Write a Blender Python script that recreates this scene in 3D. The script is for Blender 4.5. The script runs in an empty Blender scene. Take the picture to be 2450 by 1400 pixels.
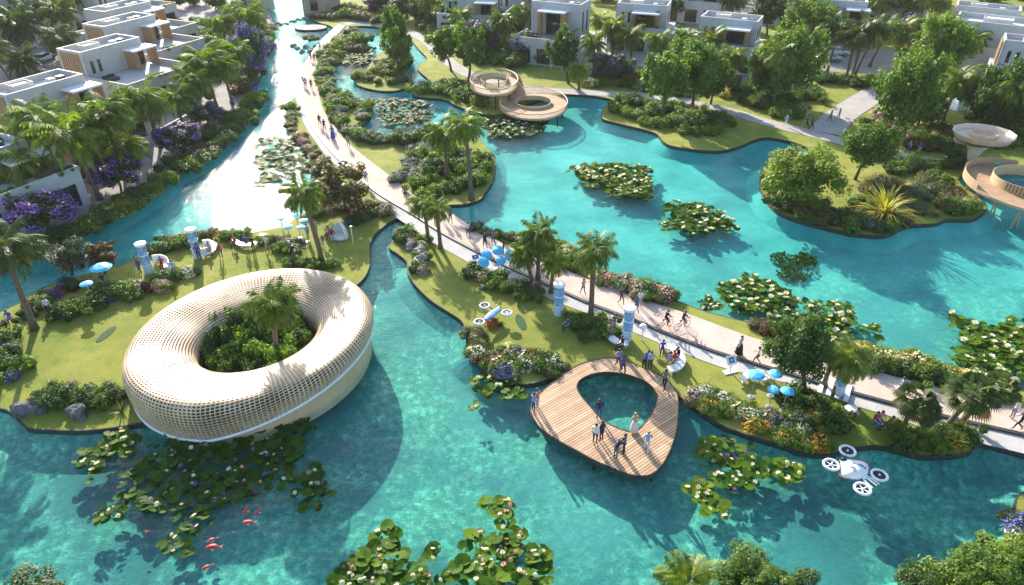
import bpy, math, random
import numpy as np
from mathutils import Vector, Matrix, noise
from mathutils.geometry import delaunay_2d_cdt
R = math.radians; PI = math.pi
random.seed(11); rng = np.random.default_rng(11)
S = bpy.context.scene
COL = S.collection

# ------------------------------------------------------------ camera, sky, sun, exposure
CAM_H, PITCH, FPX = 35.8, R(33.0), 1700.0
cam = bpy.data.cameras.new('camera'); camo = bpy.data.objects.new('camera', cam); COL.objects.link(camo)
camo.location = (0, 0, CAM_H); camo.rotation_euler = (R(90) - PITCH, 0, 0)
cam.sensor_width = 36.0; cam.lens = 36.0 * FPX / 2450.0; cam.clip_start = 0.5; cam.clip_end = 3000
S.camera = camo

SUN_EL, SUN_AZ = R(23.5), R(-21.0)             # azimuth measured from +Y, negative = to the left
sdir = Vector((math.sin(SUN_AZ) * math.cos(SUN_EL), math.cos(SUN_AZ) * math.cos(SUN_EL), math.sin(SUN_EL)))
W = bpy.data.worlds.new('World'); S.world = W; W.use_nodes = True
wn = W.node_tree.nodes; wl = W.node_tree.links
sky = wn.new('ShaderNodeTexSky'); sky.sky_type = 'NISHITA'; sky.sun_disc = False
sky.sun_elevation = SUN_EL; sky.sun_rotation = SUN_AZ; sky.air_density = 1.0; sky.dust_density = 1.2; sky.ozone_density = 1.5
wl.new(sky.outputs[0], wn['Background'].inputs[0]); wn['Background'].inputs[1].default_value = 0.14
sl = bpy.data.lights.new('sun', 'SUN'); so = bpy.data.objects.new('sun', sl); COL.objects.link(so)
sl.energy = 4.6; sl.angle = R(0.55); sl.color = (1.0, 0.91, 0.78)
so.rotation_euler = sdir.to_track_quat('Z', 'Y').to_euler()
S.view_settings.view_transform = 'Standard'; S.view_settings.look = 'None'
S.view_settings.exposure = 1.36; S.view_settings.gamma = 1.0
S.cycles.max_bounces = 8; S.cycles.diffuse_bounces = 3; S.cycles.glossy_bounces = 3
S.cycles.transparent_max_bounces = 12; S.cycles.transmission_bounces = 4
S.cycles.use_denoising = True; S.cycles.caustics_reflective = False; S.cycles.caustics_refractive = False
S.cycles.sample_clamp_indirect = 4.0

LZ = 0.28                                        # land level, water is 0

# ------------------------------------------------------------ helpers
_FW = Vector((0, math.cos(PITCH), -math.sin(PITCH))); _UP = Vector((0, math.sin(PITCH), math.cos(PITCH)))
def _ray(px, py):
    return Vector(((px - 1225) / FPX, 0, 0)) + _UP * ((700 - py) / FPX) + _FW
def P(px, py, h=LZ):                             # point of the level plane z = h seen at that place of the photo
    d = _ray(px, py); t = (h - CAM_H) / d.z
    return Vector((d.x * t, d.y * t, h))
def PY(px, py, Y):                               # point at the distance Y
    d = _ray(px, py); t = Y / d.y
    return Vector((d.x * t, Y, CAM_H + d.z * t))
def mpp(p):                                      # metres per photo pixel at a world point
    return (Vector(p) - camo.location).dot(_FW) / FPX

def catmull(pts, n=5, closed=False):
    pts = [Vector(p) for p in pts]; out = []
    N = len(pts); rngk = range(N if closed else N - 1)
    for i in rngk:
        if closed: p0, p1, p2, p3 = pts[i - 1], pts[i], pts[(i + 1) % N], pts[(i + 2) % N]
        else: p0, p1, p2, p3 = pts[max(i - 1, 0)], pts[i], pts[i + 1], pts[min(i + 2, N - 1)]
        for k in range(n):
            t = k / n
            out.append(0.5 * ((2 * p1) + (p2 - p0) * t + (2 * p0 - 5 * p1 + 4 * p2 - p3) * t * t + (3 * p1 - p0 - 3 * p2 + p3) * t ** 3))
    if not closed: out.append(pts[-1])
    return out
def resample(pts, n):
    pts = [Vector(p) for p in pts]; d = [0.0]
    for a, b in zip(pts, pts[1:]): d.append(d[-1] + (b - a).length)
    out = []; j = 0
    for i in range(n):
        s = d[-1] * i / (n - 1)
        while j < len(d) - 2 and d[j + 1] < s: j += 1
        u = (s - d[j]) / max(d[j + 1] - d[j], 1e-9); out.append(pts[j].lerp(pts[j + 1], min(max(u, 0), 1)))
    return out
def chain(px, h=LZ, n=4, closed=False):
    return catmull([P(x, y, h) for x, y in px], n, closed)

class MB:
    def __init__(s): s.v = []; s.f = []; s.m = []
    def add(s, verts, faces, mat=0):
        o = len(s.v); s.v.extend([tuple(v) for v in verts])
        for f in faces: s.f.append(tuple(i + o for i in f)); s.m.append(mat)
    def bx(s, x0, x1, y0, y1, z0, z1, mat=0):
        s.add([(x0, y0, z0), (x1, y0, z0), (x1, y1, z0), (x0, y1, z0), (x0, y0, z1), (x1, y0, z1), (x1, y1, z1), (x0, y1, z1)],
              [(0, 3, 2, 1), (4, 5, 6, 7), (0, 1, 5, 4), (1, 2, 6, 5), (2, 3, 7, 6), (3, 0, 4, 7)], mat)
    def tube(s, pts, rad, n=6, mat=0, cap=True):
        pts = [Vector(p) for p in pts]; N = len(pts)
        if not hasattr(rad, '__len__'): rad = [rad] * N
        vs = []; ref = None
        for i, p in enumerate(pts):
            t = (pts[min(i + 1, N - 1)] - pts[max(i - 1, 0)]).normalized()
            if ref is None: ref = Vector((1, 0, 0)) if abs(t.x) < .9 else Vector((0, 1, 0))
            a = (ref - t * ref.dot(t)).normalized(); b = t.cross(a); ref = a
            for k in range(n):
                w = 2 * PI * k / n; vs.append(p + a * (rad[i] * math.cos(w)) + b * (rad[i] * math.sin(w)))
        fs = [(i * n + k, i * n + (k + 1) % n, (i + 1) * n + (k + 1) % n, (i + 1) * n + k) for i in range(N - 1) for k in range(n)]
        if cap: fs += [tuple(range(n - 1, -1, -1)), tuple((N - 1) * n + k for k in range(n))]
        s.add(vs, fs, mat)
    def loop(s, pts, r, n=5, mat=0):             # closed tube
        pts = [Vector(p) for p in pts]; N = len(pts); vs = []
        for i, p in enumerate(pts):
            t = (pts[(i + 1) % N] - pts[i - 1]).normalized(); up = Vector((0, 0, 1)) if abs(t.z) < .95 else Vector((1, 0, 0))
            a = t.cross(up).normalized(); b = a.cross(t)
            for k in range(n):
                w = 2 * PI * k / n; vs.append(p + a * (r * math.cos(w)) + b * (r * math.sin(w)))
        s.add(vs, [(i * n + k, i * n + (k + 1) % n, ((i + 1) % N) * n + (k + 1) % n, ((i + 1) % N) * n + k) for i in range(N) for k in range(n)], mat)
    def lathe(s, prof, n=16, mat=0, c=(0, 0, 0), sx=1, sy=1):
        vs = [(c[0] + r * sx * math.cos(2 * PI * k / n), c[1] + r * sy * math.sin(2 * PI * k / n), c[2] + z) for r, z in prof for k in range(n)]
        fs = [(i * n + k, i * n + (k + 1) % n, (i + 1) * n + (k + 1) % n, (i + 1) * n + k) for i in range(len(prof) - 1) for k in range(n)]
        fs += [tuple(range(n - 1, -1, -1)), tuple((len(prof) - 1) * n + k for k in range(n))]
        s.add(vs, fs, mat)
    def loft(s, a, b, mat=0, closed=False):      # quads between two equal polylines
        n = len(a); m = n if closed else n - 1
        s.add(list(a) + list(b), [(i, (i + 1) % n, n + (i + 1) % n, n + i) for i in range(m)], mat)
    def fill(s, pts, mat=0):                     # flat polygon, any outline
        v2 = [Vector((p[0], p[1])) for p in pts]
        r = delaunay_2d_cdt(v2, [], [list(range(len(v2)))], 1, 1e-5)
        z = pts[0][2]
        fs = []
        for f in r[2]:
            a, b, c = (r[0][i] for i in f[:3])
            fs.append(tuple(f) if (b - a).cross(c - a) > 0 else tuple(reversed(f)))
        s.add([(v.x, v.y, z) for v in r[0]], fs, mat)
    def blob(s, c, r, sub=2, amp=.15, fr=1.2, mat=0, seed=0):
        import bmesh
        bm = bmesh.new(); bmesh.ops.create_icosphere(bm, subdivisions=sub, radius=1)
        vs = []
        for v in bm.verts:
            k = 1 + amp * (noise.noise(v.co * fr + Vector((seed * 7.3, seed, -seed))) * 2 + .6 * noise.noise(v.co * fr * 2.7 + Vector((seed, 3, 1))))
            vs.append((c[0] + v.co.x * r[0] * k, c[1] + v.co.y * r[1] * k, c[2] + v.co.z * r[2] * k))
        s.add(vs, [tuple(v.index for v in f.verts) for f in bm.faces], mat); bm.free()
    def xf(s, M, start=0):
        for i in range(start, len(s.v)): s.v[i] = tuple(M @ Vector(s.v[i]))
    def mesh(s, name, mats, smooth=False):
        me = bpy.data.meshes.new(name); me.from_pydata(s.v, [], s.f)
        for m in mats: me.materials.append(m)
        me.polygons.foreach_set('material_index', s.m)
        if smooth: me.shade_smooth()
        me.update(); return me
    def build(s, name, mats, parent=None, smooth=False, loc=None):
        if not isinstance(mats, (list, tuple)): mats = [mats]
        return link(name, s.mesh(name, mats, smooth), parent, loc)

def link(name, me, parent=None, loc=None):
    o = bpy.data.objects.new(name, me); COL.objects.link(o)
    if parent: o.parent = parent
    if loc is not None: o.location = loc
    return o
def use(name, me, mats, parent=None, loc=None):  # shared mesh, own materials
    o = link(name, me, parent, loc)
    for i, m in enumerate(mats):
        o.material_slots[i].link = 'OBJECT'; o.material_slots[i].material = m
    return o
def tag(o, label, cat, group=None):
    n = len(label.split())
    if not 4 <= n <= 16: print('LABEL LENGTH', n, label)
    o['label'] = label; o['category'] = cat
    if group: o['group'] = group
    return o
def thing(name, label, cat, loc=(0, 0, 0), rz=0, group=None):
    o = link(name, None); o.location = loc; o.rotation_euler = (0, 0, rz); o.empty_display_size = .3
    return tag(o, label, cat, group)
def struct(o, kind='structure'): o['kind'] = kind; return o
def dup(o, parent=None):
    c = o.copy(); COL.objects.link(c)
    if parent: c.parent = parent
    for ch in list(o.children): dup(ch, c)
    return c
ORD = ['first', 'second', 'third', 'fourth', 'fifth', 'sixth', 'seventh', 'eighth', 'ninth', 'tenth', 'eleventh', 'twelfth', 'thirteenth', 'fourteenth', 'fifteenth', 'sixteenth', 'seventeenth', 'eighteenth', 'nineteenth', 'twentieth']
def nth(i): return ORD[i] if i < 20 else '%d%s' % (i + 1, {1: 'st', 2: 'nd', 3: 'rd'}.get((i + 1) % 10, 'th'))

# ------------------------------------------------------------ materials
def _new(name):
    m = bpy.data.materials.new(name); m.use_nodes = True
    nt = m.node_tree; return m, nt.nodes, nt.links, nt.nodes['Principled BSDF']
def _noise(n, l, scale, detail=4, coord='Position', rough=.55):
    t = n.new('ShaderNodeTexNoise'); t.inputs['Scale'].default_value = scale; t.inputs['Detail'].default_value = detail
    t.inputs['Roughness'].default_value = rough
    if coord == 'Position': g = n.new('ShaderNodeNewGeometry'); l.new(g.outputs['Position'], t.inputs['Vector'])
    else: g = n.new('ShaderNodeTexCoord'); l.new(g.outputs['Object'], t.inputs['Vector'])
    return t
def _ramp(n, l, src, stops):
    r = n.new('ShaderNodeValToRGB'); el = r.color_ramp.elements
    while len(el) < len(stops): el.new(.5)
    for e, (p, c) in zip(el, stops): e.position = p; e.color = (*c, 1) if len(c) == 3 else c
    l.new(src, r.inputs[0]); return r
def _mix(n, l, fac, a, b, mode='MIX'):
    x = n.new('ShaderNodeMix'); x.data_type = 'RGBA'; x.blend_type = mode
    for s_, v in ((0, fac), (6, a), (7, b)):
        if hasattr(v, 'is_linked') or hasattr(v, 'links'): l.new(v, x.inputs[s_])
        elif s_ == 0: x.inputs[0].default_value = v
        else: x.inputs[s_].default_value = (*v, 1)
    return x.outputs[2]
def _bump(n, l, b, h, strength=.3, dist=.05):
    k = n.new('ShaderNodeBump'); k.inputs['Strength'].default_value = strength; k.inputs['Distance'].default_value = dist
    l.new(h, k.inputs['Height']); l.new(k.outputs[0], b.inputs['Normal'])
MATS = {}
def mat(name, c1, c2=None, scale=2.0, rough=.6, bump=0, bdist=.03, coord='Position', metal=0, spec=.5, detail=5):
    if name in MATS: return MATS[name]
    m, n, l, b = _new(name); b.inputs['Roughness'].default_value = rough; b.inputs['Metallic'].default_value = metal
    b.inputs['Specular IOR Level'].default_value = spec
    if c2 is None: c2 = tuple(x * .86 for x in c1)
    t = _noise(n, l, scale, detail, coord); r = _ramp(n, l, t.outputs[0], [(.32, c1), (.68, c2)])
    l.new(r.outputs[0], b.inputs['Base Color'])
    if bump: _bump(n, l, b, t.outputs[0], bump, bdist)
    MATS[name] = m; return m
def leaf(name, c1, c2, trans=.38, gloss=.35, scale=1.6):
    if name in MATS: return MATS[name]
    m, n, l, b = _new(name)
    g = n.new('ShaderNodeNewGeometry'); oi = n.new('ShaderNodeObjectInfo')
    t = _noise(n, l, scale, 3); wn_ = n.new('ShaderNodeTexWhiteNoise'); wn_.noise_dimensions = '1D'
    l.new(g.outputs['Random Per Island'], wn_.inputs['W'])
    a = n.new('ShaderNodeMath'); a.operation = 'ADD'; l.new(t.outputs[0], a.inputs[0])
    k = n.new('ShaderNodeMath'); k.operation = 'MULTIPLY_ADD'; l.new(g.outputs['Random Per Island'], k.inputs[0]); k.inputs[1].default_value = .55; k.inputs[2].default_value = -.28
    l.new(k.outputs[0], a.inputs[1])
    a2 = n.new('ShaderNodeMath'); a2.operation = 'MULTIPLY_ADD'; l.new(oi.outputs['Random'], a2.inputs[0]); a2.inputs[1].default_value = .3; l.new(a.outputs[0], a2.inputs[2])
    r = _ramp(n, l, a2.outputs[0], [(.3, c1), (.95, c2)])
    l.new(r.outputs[0], b.inputs['Base Color']); b.inputs['Roughness'].default_value = .55; b.inputs['Specular IOR Level'].default_value = gloss
    tr = n.new('ShaderNodeBsdfTranslucent'); br = _mix(n, l, 1.0, r.outputs[0], (1.25, 1.35, .5), 'MULTIPLY'); l.new(br, tr.inputs[0])
    ms = n.new('ShaderNodeMixShader'); ms.inputs[0].default_value = trans
    l.new(b.outputs[0], ms.inputs[1]); l.new(tr.outputs[0], ms.inputs[2]); l.new(ms.outputs[0], n['Material Output'].inputs[0])
    MATS[name] = m; return m
# ------------------------------------------------------------ ground materials
def grass_mat():
    m, n, l, b = _new('grass'); b.inputs['Roughness'].default_value = .9; b.inputs['Specular IOR Level'].default_value = .15
    big = _noise(n, l, .09, 4); mid = _noise(n, l, .7, 5); fine = _noise(n, l, 9, 6, rough=.75)
    r1 = _ramp(n, l, big.outputs[0], [(.3, (.160, .215, .034)), (.5, (.255, .275, .058)), (.72, (.36, .335, .10))])
    r2 = _ramp(n, l, mid.outputs[0], [(.3, (.62, .80, .55)), (.52, (1.0, 1.0, .95)), (.72, (1.22, 1.10, 1.0))])
    r3 = _ramp(n, l, fine.outputs[0], [(.25, (.55, .62, .5)), (.7, (1.25, 1.2, 1.1))])
    c = _mix(n, l, .8, r1.outputs[0], r2.outputs[0], 'MULTIPLY'); c = _mix(n, l, .7, c, r3.outputs[0], 'MULTIPLY')
    l.new(c, b.inputs['Base Color']); _bump(n, l, b, fine.outputs[0], .8, .12)
    return m
def paving_mat(name, c1, c2, tile=0.0, rot=0.0):
    m, n, l, b = _new(name); b.inputs['Roughness'].default_value = .9; b.inputs['Specular IOR Level'].default_value = .06
    t = _noise(n, l, .5, 5); f = _noise(n, l, 12, 5)
    r = _ramp(n, l, t.outputs[0], [(.3, c1), (.7, c2)]); r2 = _ramp(n, l, f.outputs[0], [(.3, (.86, .86, .86)), (.7, (1.08, 1.08, 1.08))])
    c = _mix(n, l, 1, r.outputs[0], r2.outputs[0], 'MULTIPLY')
    if tile:
        g = n.new('ShaderNodeNewGeometry'); mp = n.new('ShaderNodeMapping'); mp.inputs['Rotation'].default_value[2] = rot
        l.new(g.outputs['Position'], mp.inputs[0]); br = n.new('ShaderNodeTexBrick'); l.new(mp.outputs[0], br.inputs[0])
        br.inputs['Scale'].default_value = 1 / tile; br.inputs['Mortar Size'].default_value = .012; br.inputs['Row Height'].default_value = .5; br.inputs['Brick Width'].default_value = 1
        br.inputs[1].default_value = (1, 1, 1, 1); br.inputs[2].default_value = (.9, .9, .9, 1); br.inputs[3].default_value = (.78, .76, .74, 1)
        c = _mix(n, l, .6, c, br.outputs[0], 'MULTIPLY')
    l.new(c, b.inputs['Base Color']); _bump(n, l, b, f.outputs[0], .2, .01); return m
M_grass = grass_mat()
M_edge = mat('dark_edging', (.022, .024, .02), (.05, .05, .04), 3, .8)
M_pink = paving_mat('pink_paving', (.56, .42, .35), (.66, .51, .43), 1.2, .6)
M_grey = paving_mat('grey_paving', (.42, .41, .40), (.52, .50, .48), 2.0, .6)
M_lite = paving_mat('light_paving', (.38, .35, .33), (.46, .43, .40), 1.5, .3)
M_asph = paving_mat('asphalt', (.26, .235, .215), (.32, .285, .26))
M_bank = paving_mat('pale_concrete_paving', (.30, .285, .27), (.38, .36, .34))
M_soil = mat('planting_soil', (.030, .045, .014), (.075, .095, .026), 1.4, .95, .5, .1)

# ------------------------------------------------------------ water and bed
def bed_mat():
    m, n, l, b = _new('lake_bed_stone'); b.inputs['Roughness'].default_value = .9; b.inputs['Specular IOR Level'].default_value = .1
    big = _noise(n, l, .045, 4, rough=.6); mid = _noise(n, l, .13, 6, rough=.62); fine = _noise(n, l, 2.4, 9, rough=.78)
    g = n.new('ShaderNodeNewGeometry')
    ad = n.new('ShaderNodeVectorMath'); ad.operation = 'MULTIPLY_ADD'; l.new(fine.outputs[1], ad.inputs[0]); ad.inputs[1].default_value = (1.7, 1.7, 1.7); l.new(g.outputs['Position'], ad.inputs[2])
    vor = n.new('ShaderNodeTexVoronoi'); vor.inputs['Scale'].default_value = 1.3; l.new(ad.outputs[0], vor.inputs['Vector'])
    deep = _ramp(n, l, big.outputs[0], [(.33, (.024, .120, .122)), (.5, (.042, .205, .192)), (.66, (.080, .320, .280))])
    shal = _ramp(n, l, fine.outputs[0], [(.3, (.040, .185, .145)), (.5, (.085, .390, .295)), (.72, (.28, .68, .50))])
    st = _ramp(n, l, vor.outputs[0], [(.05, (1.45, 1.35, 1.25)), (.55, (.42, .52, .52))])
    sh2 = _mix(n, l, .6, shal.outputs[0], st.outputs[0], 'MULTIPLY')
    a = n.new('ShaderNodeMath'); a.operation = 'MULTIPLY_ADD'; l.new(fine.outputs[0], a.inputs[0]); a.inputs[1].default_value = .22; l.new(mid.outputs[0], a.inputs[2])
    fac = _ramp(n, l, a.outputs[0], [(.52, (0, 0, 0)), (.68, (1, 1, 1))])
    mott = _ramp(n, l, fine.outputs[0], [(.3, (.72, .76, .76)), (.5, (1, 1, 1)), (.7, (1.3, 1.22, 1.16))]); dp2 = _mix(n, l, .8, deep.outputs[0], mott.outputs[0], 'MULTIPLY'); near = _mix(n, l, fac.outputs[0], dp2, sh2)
    # farther up the lake the bed is smooth pale render
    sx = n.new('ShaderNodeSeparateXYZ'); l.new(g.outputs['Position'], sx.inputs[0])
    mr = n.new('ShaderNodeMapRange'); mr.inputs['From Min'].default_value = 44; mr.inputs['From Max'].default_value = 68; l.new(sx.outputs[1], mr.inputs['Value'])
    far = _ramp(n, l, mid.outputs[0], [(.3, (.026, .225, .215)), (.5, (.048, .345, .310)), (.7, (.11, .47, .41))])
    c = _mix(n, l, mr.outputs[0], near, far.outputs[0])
    l.new(c, b.inputs['Base Color']); _bump(n, l, b, fine.outputs[0], .5, .2)
    return m
def water_mat():
    m = bpy.data.materials.new('clear_water'); m.use_nodes = True; n, l = m.node_tree.nodes, m.node_tree.links
    n.remove(n['Principled BSDF'])
    g = n.new('ShaderNodeNewGeometry'); mp = n.new('ShaderNodeMapping'); mp.inputs['Scale'].default_value = (.55, 1.0, 1); mp.inputs['Rotation'].default_value[2] = .35
    l.new(g.outputs['Position'], mp.inputs[0])
    def ns(s, d): t = n.new('ShaderNodeTexNoise'); t.inputs['Scale'].default_value = s; t.inputs['Detail'].default_value = d; l.new(mp.outputs[0], t.inputs['Vector']); return t
    w1, w2, w3 = ns(.35, 2), ns(1.6, 3), ns(5.0, 3)
    def mul(a, k, c=None):
        x = n.new('ShaderNodeMath'); x.operation = 'MULTIPLY_ADD'; l.new(a, x.inputs[0]); x.inputs[1].default_value = k
        if c is not None: l.new(c, x.inputs[2])
        else: x.inputs[2].default_value = 0
        return x.outputs[0]
    h = mul(w1.outputs[0], 1.1, mul(w2.outputs[0], .36, mul(w3.outputs[0], .13)))
    bp = n.new('ShaderNodeBump'); bp.inputs['Strength'].default_value = 1.0; bp.inputs['Distance'].default_value = .21; l.new(h, bp.inputs['Height'])
    dt = n.new('ShaderNodeVectorMath'); dt.operation = 'DOT_PRODUCT'; l.new(bp.outputs[0], dt.inputs[0]); l.new(g.outputs['Incoming'], dt.inputs[1])
    def mth(op, a, b_=None):
        x = n.new('ShaderNodeMath'); x.operation = op; x.use_clamp = True
        for i_, v in ((0, a), (1, b_)):
            if v is None: continue
            if hasattr(v, 'links'): l.new(v, x.inputs[i_])
            else: x.inputs[i_].default_value = v
        return x.outputs[0]
    ab = n.new('ShaderNodeMath'); ab.operation = 'ABSOLUTE'; l.new(dt.outputs['Value'], ab.inputs[0])
    fz = mth('ADD', mth('MULTIPLY', mth('POWER', mth('SUBTRACT', 1.0, ab.outputs[0]), 5.0), .20), .015)   # Schlick, the same from both sides
    gl = n.new('ShaderNodeBsdfGlossy'); gl.inputs['Roughness'].default_value = .03; l.new(bp.outputs[0], gl.inputs['Normal'])
    tr = n.new('ShaderNodeBsdfTransparent'); tr.inputs[0].default_value = (.86, .98, .98, 1)
    mx = n.new('ShaderNodeMixShader'); l.new(fz, mx.inputs[0]); l.new(tr.outputs[0], mx.inputs[1]); l.new(gl.outputs[0], mx.inputs[2])
    l.new(mx.outputs[0], n['Material Output'].inputs[0]); return m
b_ = MB(); b_.add([(-420, -40, 0), (420, -40, 0), (420, 420, 0), (-420, 420, 0)], [(0, 1, 2, 3)])
struct(b_.build('lake_water', water_mat()))
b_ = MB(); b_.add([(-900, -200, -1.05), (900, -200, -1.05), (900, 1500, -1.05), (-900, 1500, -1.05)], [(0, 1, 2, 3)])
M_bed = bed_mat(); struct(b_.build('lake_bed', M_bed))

# ------------------------------------------------------------ land
def land(name, loop, mtop, z=LZ, depth=1.3, edge=.10):
    """closed outline: top sheet, a thin dark edging strip along the shore and the bank down into the water"""
    pts = [Vector((p[0], p[1], z)) for p in loop]
    A = sum(a.x * b.y - b.x * a.y for a, b in zip(pts, pts[1:] + pts[:1]))
    if A < 0: pts.reverse()
    q = [pts[0]]
    for p in pts[1:]:
        if (p - q[-1]).length > .05: q.append(p)
    pts = q; b = MB(); b.fill(pts, 0)
    N = len(pts); inn = []
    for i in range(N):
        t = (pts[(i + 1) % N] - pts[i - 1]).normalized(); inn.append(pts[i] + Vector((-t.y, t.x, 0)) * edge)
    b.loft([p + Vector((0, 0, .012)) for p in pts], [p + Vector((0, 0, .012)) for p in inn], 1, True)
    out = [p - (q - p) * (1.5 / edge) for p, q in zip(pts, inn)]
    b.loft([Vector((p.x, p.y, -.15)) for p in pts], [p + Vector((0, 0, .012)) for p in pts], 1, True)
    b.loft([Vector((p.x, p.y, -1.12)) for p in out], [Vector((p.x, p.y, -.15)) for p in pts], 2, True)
    return struct(b.build(name, [mtop, M_edge, M_bed]))
def V3(*c): return Vector((c[0], c[1], LZ))

L1_shore = [(-160, 715), (-60, 672), (34, 632), (110, 596), (206, 553), (300, 500), (387, 447), (411, 415), (490, 374), (549, 319), (590, 267), (610, 219), (628, 171), (640, 130), (655, 95), (645, 66), (650, 42), (640, 15), (636, -20)]
c1 = chain(L1_shore)
land('canal_bank', c1 + [V3(-70, 300), V3(-300, 300), V3(-300, 40)], M_bank)

WEST = [(740, -30), (738, 10), (735, 38), (757, 52), (790, 62), (800, 75), (786, 92), (768, 104), (745, 130), (722, 160), (712, 195), (704, 232), (690, 246), (682, 285), (690, 320), (718, 345), (735, 372), (745, 400), (752, 440), (757, 470), (742, 500), (702, 527), (661, 545), (600, 556), (535, 567), (460, 562), (377, 585), (335, 603), (300, 630), (240, 648), (185, 662), (137, 676), (86, 697), (34, 731), (-40, 765), (-200, 850)]
SOUTH = [(-200, 960), (-60, 965), (0, 977), (21, 985), (51, 1012), (69, 1025), (137, 1030), (206, 1030), (274, 1023), (330, 1014), (420, 1005), (560, 975), (700, 900), (800, 800), (840, 700), (852, 684), (873, 663), (885, 636), (887, 609), (887, 586), (895, 566), (910, 549), (929, 534), (951, 521)]
INLET = [(983, 542), (964, 547), (947, 570), (931, 586), (933, 596), (949, 606), (972, 626), (974, 650), (991, 680), (1029, 718), (1070, 745), (1104, 769), (1114, 800), (1118, 848), (1149, 876), (1166, 898), (1200, 910), (1250, 920), (1300, 912), (1340, 898), (1400, 878), (1480, 866), (1560, 890), (1600, 925), (1620, 945), (1656, 971), (1714, 1012), (1766, 1033), (1817, 1050), (1875, 1067), (1920, 1083), (1990, 1088), (2018, 1076), (2057, 1071), (2101, 1067), (2153, 1078), (2204, 1091), (2273, 1090), (2324, 1081), (2348, 1062), (2450, 1087), (2640, 1135)]
EAST = [(2640, 975), (2450, 935), (2345, 895), (2280, 872), (2204, 856), (2120, 835), (2050, 825), (1964, 815), (1900, 800), (1844, 785), (1797, 772), (1731, 756), (1680, 742), (1635, 725), (1580, 705), (1510, 680), (1450, 655), (1400, 620), (1365, 590), (1310, 568), (1250, 556), (1190, 556), (1150, 547), (1128, 543), (1060, 498), (1073, 491), (1114, 488), (1149, 477), (1166, 456), (1180, 432), (1186, 405), (1183, 377), (1166, 353), (1149, 333), (1110, 322), (1060, 318), (1029, 324), (977, 328), (926, 323), (892, 316), (864, 305), (882, 288), (892, 266), (885, 248), (840, 240), (796, 220), (790, 196), (792, 171), (802, 154), (838, 143), (872, 128), (881, 110), (874, 92), (850, 78), (833, 64)]
NORTH = [(838, 63), (870, 62), (909, 65), (945, 72), (974, 86), (1001, 117), (1022, 141), (1003, 154), (1001, 168), (1025, 190), (1030, 202), (991, 216), (994, 231), (1063, 238), (1094, 254), (1150, 272), (1197, 276), (1240, 258), (1290, 240), (1351, 226), (1426, 230), (1475, 243), (1447, 256), (1440, 271), (1443, 285), (1491, 298), (1564, 317), (1587, 339), (1611, 350), (1680, 360), (1731, 360), (1776, 348), (1800, 337), (1840, 329), (1913, 345), (1932, 362), (1870, 375), (1825, 400), (1818, 440), (1831, 474), (1861, 506), (1913, 528), (1999, 550), (2050, 560), (2119, 563), (2173, 540), (2239, 535), (2266, 525), (2324, 525), (2352, 511), (2362, 492), (2338, 470), (2300, 440), (2297, 424), (2330, 412), (2400, 402), (2460, 398), (2700, 400)]
for nm in (WEST, SOUTH, INLET, EAST, NORTH): pass
loop = chain(WEST) + chain(SOUTH) + chain(INLET) + chain(EAST) + chain(NORTH) + [V3(300, 120), V3(300, 300), V3(-60, 300)]
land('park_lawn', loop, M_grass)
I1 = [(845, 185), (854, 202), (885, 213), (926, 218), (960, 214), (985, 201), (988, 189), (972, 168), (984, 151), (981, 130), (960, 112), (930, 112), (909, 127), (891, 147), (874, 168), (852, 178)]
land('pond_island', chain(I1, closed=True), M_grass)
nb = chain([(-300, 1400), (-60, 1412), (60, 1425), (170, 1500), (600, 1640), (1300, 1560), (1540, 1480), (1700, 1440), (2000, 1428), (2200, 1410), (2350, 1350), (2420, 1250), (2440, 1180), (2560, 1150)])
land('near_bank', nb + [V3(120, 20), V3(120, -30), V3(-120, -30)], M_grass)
# far ground to the horizon
b_ = MB(); b_.add([(-1500, 295, .3), (1500, 295, .3), (1500, 2600, .3), (-1500, 2600, .3)], [(0, 1, 2, 3)]); struct(b_.build('far_ground', M_grass))
b_ = MB(); b_.add([(-1500, -20, .28), (-299, -20, .28), (-299, 300, .28), (-1500, 300, .28)], [(0, 1, 2, 3)]); struct(b_.build('far_ground', M_bank))
b_ = MB(); b_.add([(299, -20, .28), (1500, -20, .28), (1500, 300, .28), (299, 300, .28)], [(0, 1, 2, 3)]); struct(b_.build('far_ground', M_grass))

# ------------------------------------------------------------ promenade, footpaths, roads
def ribbon(name, left, right, m, z, n=90, side=.0, mside=None):
    a = resample(catmull([P(x, y) for x, y in left], 6), n); c = resample(catmull([P(x, y) for x, y in right], 6), n)
    for p in a + c: p.z = z
    b = MB(); b.loft(c, a, 0)
    if side:
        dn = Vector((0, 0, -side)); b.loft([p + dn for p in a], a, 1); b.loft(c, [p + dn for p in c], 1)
    return struct(b.build(name, [m, mside or m])), a, c
SEAM = [(812, 60), (775, 95), (745, 133), (731, 165), (722, 205), (720, 240), (735, 278), (757, 318), (788, 357), (816, 387), (861, 429), (909, 467), (987, 514), (1056, 558), (1149, 608), (1231, 648), (1347, 700), (1420, 732), (1516, 768), (1612, 807), (1714, 845), (1804, 872), (1894, 898), (2025, 938), (2146, 971), (2290, 1006), (2450, 1043), (2640, 1085)]
PRIGHT = [(828, 62), (792, 103), (770, 137), (758, 165), (758, 192), (765, 233), (775, 267), (799, 302), (826, 337), (864, 370), (909, 405), (945, 432), (998, 474), (1060, 500), (1128, 545), (1183, 574), (1230, 600), (1300, 628), (1380, 660), (1447, 689), (1543, 722), (1639, 752), (1749, 793), (1840, 824), (1930, 850), (2040, 878), (2150, 907), (2280, 940), (2450, 982), (2640, 1030)]
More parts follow.
